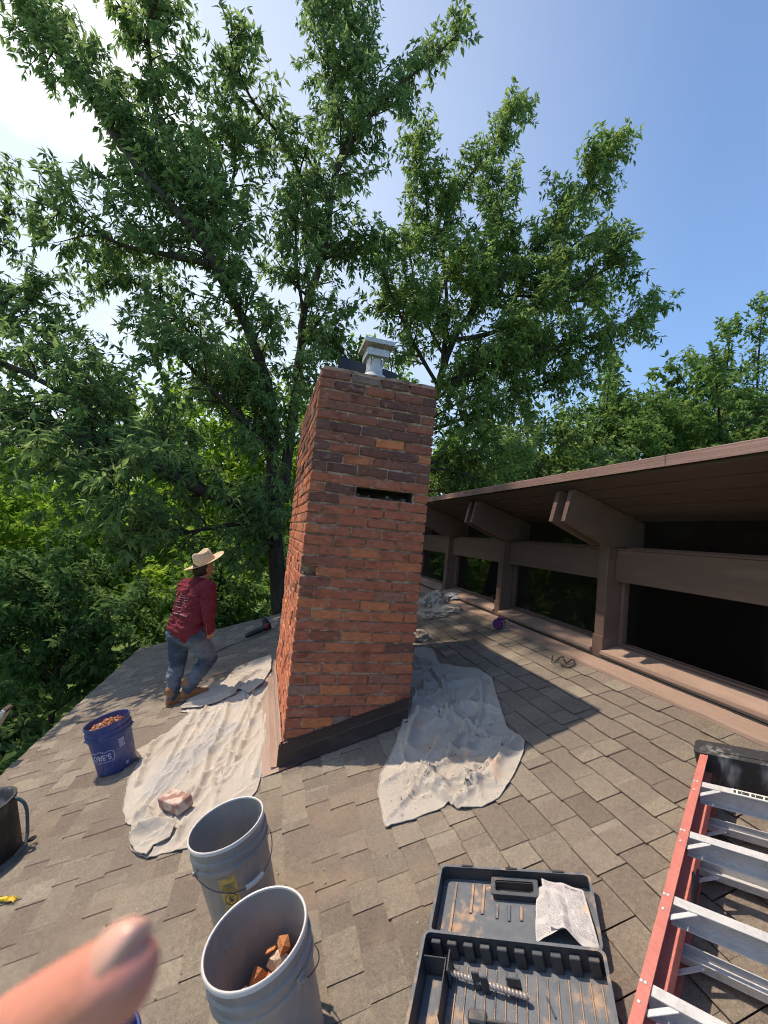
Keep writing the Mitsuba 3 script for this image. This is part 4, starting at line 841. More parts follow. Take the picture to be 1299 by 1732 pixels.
# ---------------------------------------------------------------- the worker
def skin(p, n, uv):
    f = fbm(p.x * 60, p.y * 60, p.z * 60, 3); return mix((0.32, 0.150, 0.095), (0.40, 0.205, 0.140), f)
mat('m_skin', skin, 0.55)
def shirt_c(p, n, uv):
    f = fbm(p.x * 9, p.y * 9, p.z * 14, 3); return mix((0.125, 0.020, 0.030), (0.190, 0.036, 0.048), f)
mat('m_shirt', shirt_c, 0.95, bump=lambda p, n, uv: fbm(p.x * 25, p.y * 25, p.z * 45, 3), bscale=0.02, specular=0.1)
def jean(p, n, uv):
    f = fbm(p.x * 7, p.y * 7, p.z * 7, 3); w = noise(p.x * 160, p.y * 160, p.z * 40)
    return mix((0.050, 0.068, 0.100), (0.135, 0.165, 0.205), smoothstep(0.3, 0.7, f)) * (0.85 + 0.3 * w)
mat('m_jeans', jean, 0.95, bump=lambda p, n, uv: fbm(p.x * 22, p.y * 22, p.z * 40, 3), bscale=0.025, specular=0.1)
mat('m_boot', lambda p, n, uv: mix((0.19, 0.085, 0.035), (0.32, 0.155, 0.07), fbm(p.x * 20, p.y * 20, p.z * 20, 3)), 0.8)
mat('m_sole', (0.20, 0.135, 0.085), 0.9); mat('m_belt', (0.022, 0.018, 0.016), 0.6)
def straw(p, n, uv):
    w = 0.5 + 0.5 * dr.sin(uv.y * 150) * dr.sin(uv.x * 260); f = fbm(p.x * 16, p.y * 16, p.z * 16, 3)
    return mix((0.40, 0.27, 0.16), (0.62, 0.48, 0.32), 0.5 * w + 0.5 * f)
mat('m_straw', straw, 0.85)
mat('m_hair', (0.018, 0.013, 0.010), 0.6)
ps = thing('person', 'person in straw hat, maroon sweatshirt and jeans, stepping up the roof with the back turned', 'person')
J = {k: np.array(v, float) for k, v in dict(hipL=(-0.971,1.8,3.813), hipR=(-0.804,1.68,3.837), kneeL=(-0.954,1.8,3.518), kneeR=(-0.669,1.78,3.597), ankL=(-0.956,1.73,3.24), ankR=(-0.825,1.72,3.344),
     waist=(-0.908,1.74,3.92), chest=(-0.867,1.78,4.165), neck=(-0.839,1.8,4.326), head=(-0.819,1.82,4.466), shL=(-0.984,1.92,4.254), shR=(-0.736,1.64,4.286), elR=(-0.702,1.6,4.082), wrR=(-0.683,1.64,3.906),
     elL=(-0.96,2.06,4.004), wrL=(-0.829,2.16,3.929)).items()}
side = unit(J['shR'] - J['shL']); side[2] *= 0.3; side = unit(side); fwd_ = unit(np.cross((0, 0, 1), side)); FW = np.array([fwd_[0], fwd_[1], 0])
J['ankL'] = np.array([*J['ankL'][:2], RP(*J['ankL'][:2])[2] + 0.085]); J['ankR'] = np.array([*J['ankR'][:2], RP(*J['ankR'][:2])[2] + 0.125])
def off(k, s=0.0, f=0.0, u_=0.0): return J[k] + side * s + FW * f + np.array([0, 0, u_])
def trunk_bones(g):
    return [(off('chest', -0.075, 0, .03), 0.100 + g, off('chest', 0.075, 0, .03), 0.100 + g), (off('chest', -0.075), 0.098 + g, off('waist', -0.065), 0.098 + g), (off('chest', 0.075), 0.098 + g, off('waist', 0.065), 0.098 + g),
            (off('waist', -0.07, 0.01), 0.098 + g, off('waist', 0.07, 0.01), 0.098 + g), (off('chest', 0, -.02, .05), 0.09 + g, off('neck', 0, -.01, -0.02), 0.060 + g), (off('shL', 0.02), 0.066 + g, off('chest', -0.05, 0, .03), 0.09 + g), (off('shR', -0.02), 0.066 + g, off('chest', 0.05, 0, .03), 0.09 + g), (off('waist', -.05, .04, .06), 0.09 + g, off('waist', .05, .04, .06), 0.09 + g)]
hip = [(off('waist', -0.05, 0, -.03), 0.088, off('hipL', 0.02, -.015), 0.106), (off('waist', 0.05, 0, -.03), 0.088, off('hipR', -0.01, -.015), 0.106), (off('hipL', .01, -.02), 0.104, off('hipR', -.01, -.02), 0.104)]
def legs(g): return [(J['hipL'], 0.092 + g, J['kneeL'], 0.056 + g), (J['kneeL'], 0.057 + g, J['ankL'], 0.037 + g), (J['hipR'], 0.094 + g, J['kneeR'], 0.058 + g), (J['kneeR'], 0.058 + g, J['ankR'], 0.037 + g), (J['kneeL'] * .6 + J['ankL'] * .4 - FW * .02, 0.05 + g, J['kneeL'], 0.05 + g), (J['kneeR'] * .6 + J['ankR'] * .4 - FW * .02, 0.05 + g, J['kneeR'], 0.05 + g)]
def arms(g): return [(J['shR'], 0.058 + g, J['elR'], 0.043 + g), (J['elR'], 0.043 + g, J['wrR'], 0.029 + g), (J['shL'], 0.058 + g, J['elL'], 0.043 + g), (J['elL'], 0.043 + g, J['wrL'], 0.029 + g)]
def hand(wr, d, palm_n, thumb_dir, s=0.9):
    d, palm_n = unit(d), unit(palm_n); palm_n = unit(palm_n - d * (palm_n @ d)); t_ = unit(np.cross(d, palm_n)); t_ = t_ if t_ @ thumb_dir > 0 else -t_
    b = [(wr, 0.024 * s, wr + d * 0.03 * s, 0.026 * s)]
    for q in (-1, -.33, .33, 1): b.append((wr + d * 0.02 * s + t_ * q * 0.014 * s, 0.016 * s, wr + d * 0.080 * s + t_ * q * 0.028 * s, 0.0125 * s))
    for q, L in ((-1, 0.055), (-.33, 0.07), (.33, 0.076), (1, 0.068)):
        k0 = wr + d * 0.082 * s + t_ * q * 0.029 * s; k1 = k0 + (d * 0.8 + palm_n * 0.55) * L * 0.5 * s; k2 = k1 + (d * 0.35 + palm_n * 0.9) * L * 0.5 * s
        b += [(k0, 0.0105 * s, k1, 0.0095 * s), (k1, 0.0095 * s, k2, 0.008 * s)]
    th0 = wr + d * 0.025 * s + t_ * 0.02 * s; th1 = th0 + (t_ * 0.8 + d * 0.7 + palm_n * .3) * 0.035 * s; th2 = th1 + (d * 0.9 + t_ * 0.15 + palm_n * .3) * 0.03 * s
    return b + [(th0, 0.015 * s, th1, 0.0115 * s), (th1, 0.0115 * s, th2, 0.009 * s)]
HU = unit(np.array([0.10, 0.02, 1.0])); hf = unit(FW * 0.95 + side * 0.15 + np.array([0, 0, 0.05])); hs = unit(np.cross(hf, HU))
hd = J['head']
headb = [(hd + hf * .012, 0.074, hd + HU * 0.028 - hf * 0.014, 0.080), (hd + hf * 0.03 - HU * 0.06, 0.045, hd + hf * 0.02, 0.066), (hd + hf * 0.078 - HU * 0.004, 0.010, hd + hf * 0.094 - HU * 0.026, 0.014), (hd + hf * 0.070 - HU * 0.062, 0.018, hd + hf * 0.068 - HU * 0.082, 0.020), (hd + hf * 0.078 - HU * 0.050, 0.012, hd + hf * 0.080 - HU * 0.052, 0.011)]
for s in (-1, 1): headb += [(hd + hs * s * 0.078 + HU * 0.012, 0.012, hd + hs * s * 0.080 - HU * 0.022, 0.010), (hd + hf * 0.066 + hs * s * 0.03 + HU * 0.018, 0.012, hd + hf * .066 + hs * s * 0.034 + HU * .018, 0.012)]
body = capsules(trunk_bones(-0.012) + [(q[0], q[1] - .01, q[2], q[3] - .01) for q in hip] + legs(-0.010) + arms(-0.008) + [(off('neck', 0, 0, -.03), 0.055, hd - HU * 0.05, 0.052)] + headb
                + hand(J['wrR'], J['wrR'] - J['elR'] + FW * .02, -side, FW, 0.92) + hand(J['wrL'], J['wrL'] - J['elL'], -np.array([0, 0, 1.0]), -side, 0.92), 0.009, 6)
add(ps + '__body', body, 'm_skin', smooth=True)
def cloth_skin(bones, seed, amp, key, bsdf, fy=24, edge=0.013, cut=None):
    m = capsules(bones, edge, 8); v = np.array(m.vertices); n_ = np.array(m.vertex_normals)
    q = v * np.array([9, 9, fy]); w = meshkit.fbm(q * 0.5 + seed, 2) - .5
    r = 1 - np.abs(2 * meshkit.fbm(q + w[:, None] * 2 + seed, 3, seed) - 1)
    v = v + n_ * (amp * (np.clip((r - 0.6) / 0.4, 0, 1) - 0.25))[:, None]
    m = trimesh.Trimesh(v, m.faces, process=False)
    add(ps + '__' + key, m, bsdf, smooth=True); return m
ar = arms(0.014); sh = trunk_bones(0.017) + [(p, a, p + (q - p) * 0.96, b + .004) if False else (p, a, q, b + 0.002) for p, a, q, b in ar] + [(off('waist', -.075, 0, -.04), 0.124, off('waist', .075, 0, -.04), 0.124), (off('neck', 0, -.055, -.015), 0.034, off('neck', 0, -.03, .0), 0.045), (off('neck', -.04, -.03, -.01), 0.035, off('neck', .04, -.03, -.01), 0.035)]
shm = cloth_skin(sh, 2, 0.016, 'sweatshirt', 'm_shirt', 26)
cloth_skin(hip + legs(0.012), 7, 0.014, 'jeans', 'm_jeans', 20)
def boot(ank, dirf, pitch, key):
    d = unit(dirf); u_ = unit(NU); d = unit(d - u_ * (d @ u_)); d, u_ = math.cos(pitch) * d - math.sin(pitch) * u_, math.cos(pitch) * u_ + math.sin(pitch) * d
    s_ = np.cross(d, u_); h0 = ank - u_ * 0.055
    b = [(ank + u_ * 0.05, 0.050, ank, 0.047), (ank, 0.047, h0 - d * 0.035, 0.036), (ank - u_ * .01, 0.044, h0 + d * 0.09 + u_ * .008, 0.038), (h0 + d * 0.09, 0.038, h0 + d * 0.155 - u_ * .004, 0.032), (h0 - d * .03, 0.036, h0 + d * .06, 0.034)]
    m = capsules(b, 0.010, 6); bk = add(ps + '__' + key, m, 'm_boot', smooth=True)
    prof = shapely.LineString([(-0.036, 0), (0.158, 0)]).buffer(0.040, quad_segs=8)
    sm = trimesh.creation.extrude_polygon(prof, 0.022, engine='earcut'); sm.apply_transform(frame(h0 - u_ * 0.044, d, s_ * -1 if np.cross(d, -s_) @ u_ > 0 else s_, u_))
    add(bk + '__sole', sm, 'm_sole')
boot(J['ankL'] + np.array([0, 0, 0.015]), np.array([0.9, 0.25, 0]), 0.0, 'boot'); boot(J['ankR'], np.array([0.95, 0.2, 0]), 0.16, 'boot')
hair = capsules([(hd - hf * 0.022 + HU * .02, 0.083, hd - hf * 0.03 - HU * 0.02, 0.076), (hd - hf * .04 - HU * .02, .06, hd - hf * .042 - HU * .05, .05)], 0.012, 4); add(ps + '__hair', hair, 'm_hair', smooth=True)
HN = unit(HU * 0.9 + np.array([-0.60, -0.14, 0.0])); HX = unit(FW - HN * (FW @ HN)); HY = np.cross(HN, HX)
ht = thing(ps + '__hat', None, None)
def rings(profile, n=64, wob=lambda r, a: 0.0, sx=1.0):
    a = np.arange(n) * 2 * np.pi / n; v, u = [], []
    for k_, (r, z) in enumerate(profile):
        for aa_ in a: v.append((r * math.cos(aa_) * sx, r * math.sin(aa_), z + wob(r, aa_))); u.append((aa_ / 6.283, k_ / len(profile)))
    i_, j_ = np.meshgrid(np.arange(len(profile) - 1), np.arange(n), indexing='ij')
    q = np.stack([i_ * n + j_, i_ * n + (j_ + 1) % n, (i_ + 1) * n + (j_ + 1) % n, (i_ + 1) * n + j_], -1).reshape(-1, 4)
    return trimesh.Trimesh(np.array(v), np.vstack([q[:, [0, 1, 2]], q[:, [0, 2, 3]]]), process=False), np.array(u)
MH = frame(hd + HU * 0.052, HX, HY, HN)
m, u = rings([(0.084, 0.001), (0.13, 0.002), (0.165, 0.006), (0.185, 0.012), (0.191, 0.015), (0.1915, 0.0125), (0.165, 0.003), (0.084, -0.002)], wob=lambda r, a: 0.10 * max(0, r - 0.09) * math.cos(2 * a + 0.3), sx=1.06)
add(ht + '__brim', moved(m, MH), 'm_straw', smooth=True, uv=u)
m, u = rings([(0.094, -0.002), (0.092, 0.02), (0.088, 0.06), (0.083, 0.095), (0.074, 0.112), (0.058, 0.117), (0.035, 0.104), (0.012, 0.094), (0.0005, 0.092)], wob=lambda r, a: 0.010 * math.cos(2 * a) * (r < 0.08), sx=1.12)
add(ht + '__crown', moved(m, MH), 'm_straw', smooth=True, uv=u)
m, u = rings([(0.0955, 0.002), (0.0955, 0.024), (0.093, 0.0245), (0.093, 0.002)], sx=1.12); add(ht + '__band', moved(m, MH), 'm_straw', smooth=True, uv=u)
# faded white print across the back, hugging the sweatshirt
back = -FW; pc = J['chest'] * 0.72 + J['waist'] * 0.28
tree_ = cKDTree(np.array(shm.vertices)); vn = np.array(shm.vertex_normals)
prs = np.random.RandomState(8); marks = []
def on_back(s, z):
    q = pc + side * s + np.array([0, 0, z]) + back * 0.30
    d_ = np.array(shm.vertices) - q; lat = d_ - np.outer(d_ @ FW, FW); w = np.linalg.norm(lat, axis=1); w[d_ @ FW > 0.35] = 9
    k_ = np.argsort(w)[:6]; return np.array(shm.vertices)[k_].mean(0) + vn[k_].mean(0) * 0.0035
for row, (z, hh, w0, w1) in enumerate(((0.105, .010, -.055, .055), (0.085, .012, -.09, .09), (0.060, .008, -.07, .075), (0.040, .012, -.10, .06), (0.012, .008, -.09, .10), (-0.012, .012, -.10, .03), (-0.045, .017, -.12, .02), (-0.070, .020, -.06, .11))):
    s = w0
    while s < w1:
        L = prs.uniform(0.008, 0.022)
        if prs.rand() < 0.85:
            pts_ = np.array([on_back(s + L * q, z + prs.uniform(-.002, .002)) for q in (0, .5, 1)]); marks.append(tube(pts_, hh * 0.28, 5))
        s += L + 0.005
mat('m_shirt_print', (0.36, 0.21, 0.22), 0.9)
add(ps + '__back_print', cat(marks), 'm_shirt_print')

# ---------------------------------------------------------------- fingertip of whoever took the photograph
def fskin(p, n, uv):
    f = fbm(p.x * 400, p.y * 400, p.z * 400, 3); return mix((0.50, 0.185, 0.130), (0.58, 0.245, 0.185), f)
mat('m_finger', fskin, 0.45, specular=0.5)
mat('m_nail', (0.58, 0.33, 0.255), 0.34)
ph = thing('photographer_hand', 'blurred fingertip of the person taking the photo, at the lower left edge', 'person')
f0, f1, f2, f3 = (np.array(p) for p in ((-0.2116,-2.6357,4.8568), (-0.2262,-2.6248,4.8393), (-0.2503,-2.6089,4.8138), (-0.2909,-2.5857,4.769)))
rt = np.cross(FWD, UP)
tipb = [(f0, 0.0080, f1, 0.0094), (f1, 0.0094, f2, 0.0092), (f2, 0.0093, f3, 0.0125), (f0 + unit(f0 - f1) * 0.0030, 0.0066, f0, 0.0080)]
pc0 = f3 + unit(f3 - f2) * 0.03 - UP * 0.03; wrist = pc0 - UP * 0.06 - rt * 0.03
hb = [(f3, 0.0125, pc0, 0.018), (pc0, 0.018, wrist, 0.026), (wrist, 0.026, wrist - UP * 0.12 - FWD * 0.1, 0.032)]
for k in range(4):
    a0 = pc0 + FWD * (0.012 + 0.004 * k) - UP * (0.005 + 0.021 * k); a1 = a0 + FWD * 0.030 + rt * 0.008; a2 = a1 + FWD * 0.006 + rt * 0.028; a3 = a2 - FWD * 0.012 + rt * 0.012
    hb += [(wrist, 0.024, a0, 0.012), (a0, 0.011, a1, 0.0095), (a1, 0.0095, a2, 0.0088), (a2, 0.0088, a3, 0.0078)]
fm = capsules(tipb + hb, 0.0021, 8)
fv = np.array(fm.vertices); fn_ = np.array(fm.vertex_normals); sa = (fv - f0) @ unit(f0 - f1)
fv = fv - fn_ * (0.00035 * (np.exp(-((sa + 0.020) / 0.0006) ** 2) + np.exp(-((sa + 0.0225) / 0.0006) ** 2) + 0.7 * np.exp(-((sa + 0.0245) / 0.0005) ** 2)) + 0.00012 * (meshkit.fbm(fv * 900, 3) - .5))[:, None]
add(ph + '__hand', trimesh.Trimesh(fv, fm.faces, process=False), 'm_finger', smooth=True)
ax = unit(f0 - f1); tocam = unit(EYE - f0); upn = unit(UP * 1.0 - tocam * 0.22); upn = unit(upn - ax * (upn @ ax)); sdn = np.cross(ax, upn)
nm = trimesh.creation.icosphere(4, 1.0); v = np.array(nm.vertices); v = v * [0.0074, 0.0058, 0.0034]; v[:, 2] -= 0.6 * (v[:, 1] ** 2) / 0.0085
fe = nm.copy(); fe.vertices = v * [0.16, 0.80, 0.55] + [0.0064, 0, -0.0006]; fe.apply_transform(frame(f0 + ax * 0.0036 + upn * 0.0052, ax, sdn, upn)); mat('m_nail_edge', (0.66, 0.50, 0.42), 0.4); None
nm.vertices = v; nm.apply_transform(frame(f0 + ax * 0.0036 + upn * 0.0052, ax, sdn, upn)); add(ph + '__nail', nm, 'm_nail', smooth=True)
# ---------------------------------------------------------------- trees
def leaf_mat(name, dark, mid, light, trans=0.9, rough=0.42):
    def fn(p, n, uv):
        c = mix(dark, mid, smoothstep(0.0, 0.55, uv.x)); c = mix(c, light, smoothstep(0.6, 1.0, uv.x))
        return c * (0.8 + 0.4 * uv.y)
    scene[name] = {'type': 'principledthin', 'base_color': proc(fn), 'roughness': rough, 'diff_trans': trans, 'eta': 1.4}
    return name
leaf_mat('m_leaf', (0.145, 0.225, 0.095), (0.235, 0.350, 0.125), (0.36, 0.48, 0.145), 1.2, 0.36)
leaf_mat('m_leaf_broad', (0.140, 0.225, 0.080), (0.240, 0.355, 0.105), (0.38, 0.50, 0.115), 1.2, 0.36)
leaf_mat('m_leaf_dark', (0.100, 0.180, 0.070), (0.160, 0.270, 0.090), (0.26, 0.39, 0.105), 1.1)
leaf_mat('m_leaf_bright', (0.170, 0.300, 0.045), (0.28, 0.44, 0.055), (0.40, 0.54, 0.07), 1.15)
leaf_mat('m_leaf_locust', (0.105, 0.19, 0.058), (0.17, 0.28, 0.075), (0.26, 0.37, 0.095), 1.1)
def bark(p, n, uv):
    f = fbm(p.x * 14, p.y * 14, p.z * 3.2, 3); g = noise(p.x * 60, p.y * 60, p.z * 14)
    return mix((0.035, 0.028, 0.022), (0.105, 0.085, 0.068), f) * (0.7 + 0.5 * g)
mat('m_bark', bark, 0.95, specular=0.15)
def perp(rs, t):
    v = rs.normal(size=3); v -= t * (v @ t); return unit(v)
def grow(limbs, rs, s_sp, s_len, t_sp, t_len, start=0.25, up=0.18, sag=0.10):
    main, minor, tw = [], [], []
    for pts, r0, r1, *o in limbs:
        L0 = np.linalg.norm(np.diff(np.array(pts), axis=0), axis=1).sum()
        P = spline(pts, max(8, int(L0 / 0.18))); n = len(P)
        P = P + (meshkit.noise(np.stack([np.arange(n) * 0.45, np.full(n, rs.uniform(0, 99)), np.zeros(n)], 1))[:, None] - 0.5) * np.array([0.05, 0.05, 0.0])
        fr = np.linspace(0, 1, n); rad = r1 + (r0 - r1) * (1 - fr) ** 0.85
        rad[0] *= 1.12
        main.append(tube(P, rad * (1 + 0.08 * rs.normal(size=n)), 9))
        st = o[0] if o else start
        d = st * L0; tang = unit
        sc = o[1] if len(o) > 1 else 1.0
        while d < L0:
            k = min(n - 2, int(d / L0 * (n - 1))); t = unit(P[k + 1] - P[k]); f = d / L0
            di = unit(t * rs.uniform(0.3, 0.8) + perp(rs, t) * rs.uniform(0.6, 1.0) + np.array([0, 0, up]))
            Ls = s_len * sc * (1.05 - 0.55 * f) * rs.uniform(0.5, 1.2)
            q = np.array([P[k], P[k] + di * Ls * 0.35 + [0, 0, 0.03 * Ls], P[k] + di * Ls * 0.7 - [0, 0, sag * Ls * 0.3] + rs.normal(0, 0.05, 3) * Ls, P[k] + di * Ls - [0, 0, sag * Ls] + rs.normal(0, 0.08, 3) * Ls])
            Q = spline(q, 7); minor.append(tube(Q, np.linspace(min(0.022, rad[k] * 0.55), 0.005, 7), 4, caps=False))
            e = 0.12 * Ls
            while e < Ls:
                kk = min(5, int(e / Ls * 6)); tt = unit(Q[kk + 1] - Q[kk]); b = Q[kk] + (Q[kk + 1] - Q[kk]) * (e / Ls * 6 - kk)
                tw.append((b, unit(tt * 0.45 + perp(rs, tt) * 0.9 + np.array([0, 0, 0.1])), t_len * rs.uniform(0.5, 1.15)))
                e += t_sp * rs.uniform(0.6, 1.4)
            tw.append((Q[-1], unit(Q[-1] - Q[-2]), t_len * 0.8))
            d += s_sp * rs.uniform(0.6, 1.4) * (0.75 if f > 0.8 else 1)
        tw.append((P[-1], unit(P[-1] - P[-2]), t_len))
    return main, minor, tw
def foliage(tw, rs, per, n_leaf, length, width, droop=0.35, kite=False, spread=0.9, along=0.35):
    b = np.array([t[0] for t in tw]); d = np.array([t[1] for t in tw]); L = np.array([t[2] for t in tw])
    f = (np.arange(per) + 0.6) / per
    C = (b[:, None] + d[:, None] * (L[:, None] * f)[..., None]).reshape(-1, 3); C = C + rs.normal(0, 0.03, C.shape)
    D = np.repeat(d, per, 0); m = len(C)
    tone = np.clip(np.repeat(rs.normal(0.38, 0.20, len(tw)), per) + rs.normal(0, 0.12, m), 0, 1)
    C = np.repeat(C, n_leaf, 0); D = np.repeat(D, n_leaf, 0); tone = np.clip(np.repeat(tone, n_leaf) + rs.normal(0, 0.08, m * n_leaf), 0, 1); N = len(C)
    r = rs.normal(size=(N, 3)); r -= D * (r * D).sum(1, keepdims=True); r /= np.linalg.norm(r, axis=1, keepdims=True)
    a = D * along + r * spread + np.array([0, 0, -droop]) + rs.normal(0, 0.15, (N, 3)); a /= np.linalg.norm(a, axis=1, keepdims=True)
    nn = np.array([0, 0, 1.0]) + rs.normal(0, 0.45, (N, 3)); nn -= a * (nn * a).sum(1, keepdims=True); nn /= np.linalg.norm(nn, axis=1, keepdims=True)
    s = np.cross(nn, a); l = length * rs.uniform(0.5, 1.22, N); w = width * rs.uniform(0.8, 1.15, N) * l / length
    if kite:
        T_ = [(0, 0, 0), (.45, .5, .04), (.45, -.5, .04), (1, 0, -.10)]; F = [(0, 1, 2), (1, 3, 2)]
    else:
        T_ = [(0, 0, 0), (.42, .5, .07), (.42, -.5, .07), (.47, 0, -.02), (1, 0, -.16)]; F = [(0, 3, 1), (1, 3, 4), (0, 2, 3), (2, 4, 3)]
    v = np.stack([C + a * (l * x)[:, None] + s * (w * y)[:, None] + nn * (l * z)[:, None] for x, y, z in T_], 1).reshape(-1, 3)
    k = len(T_); fa = (np.array(F)[None] + (np.arange(N) * k)[:, None, None]).reshape(-1, 3)
    return v, fa, np.repeat(np.stack([tone, rs.rand(N)], 1), k, 0), N
LEAVES = 0
def stems(tw):
    b = np.array([t[0] for t in tw]); d = np.array([t[1] for t in tw]); L = np.array([t[2] for t in tw])[:, None]
    a = np.cross(d, np.where(np.abs(d[:, 2:]) < 0.9, [0, 0, 1.0], [1.0, 0, 0])); a /= np.linalg.norm(a, axis=1, keepdims=True); c = np.cross(d, a)
    v = np.stack([b + o * r for o, r in [(a, .0055), (-.5 * a + .87 * c, .0055), (-.5 * a - .87 * c, .0055)]] + [b + d * L + o * .002 for o in (a, -.5 * a + .87 * c, -.5 * a - .87 * c)], 1).reshape(-1, 3)
    F = np.array([(0, 1, 4), (0, 4, 3), (1, 2, 5), (1, 5, 4), (2, 0, 3), (2, 3, 5)])
    return trimesh.Trimesh(v, (F[None] + (np.arange(len(tw)) * 6)[:, None, None]).reshape(-1, 3), process=False)
def tree(base, label, limbs, seed, leaf, s_sp, s_len, t_sp, t_len, per, n_leaf, length, width, group=None, kite=False, trunk=None, category='tree', **kw):
    global LEAVES
    rs = np.random.RandomState(seed); k = thing(base, label, category, group)
    fo = {q: kw.pop(q) for q in ('droop', 'spread', 'along') if q in kw}
    main, minor, tw = grow(limbs, rs, s_sp, s_len, t_sp, t_len, **kw)
    if trunk:
        for pts, r0, r1 in trunk:
            P = spline(pts, 24); add(k + '__trunk', tube(P, np.linspace(r0, r1, 24) * (1 + 0.05 * rs.normal(size=24)), 14), 'm_bark', smooth=True)
    for m in main: add(k + '__limb', m, 'm_bark', smooth=True)
    if not kite: minor.append(stems(tw))
    add(k + '__twigs', cat(minor), 'm_bark', smooth=True, kind='stuff')
    v, f, u, N = foliage(tw, rs, per, n_leaf, length, width, kite=kite, **fo); LEAVES += N
    add(k + '__crown', (v, f), leaf, uv=u)
    return k
A = [(0.123,6.3,3.13),(-0.05,6.25,4.093),(-0.209,6.15,5.048),(-0.331,6.05,5.989),(-0.407,6,6.931)]
A[0] = (A[0][0], A[0][1], -0.2)
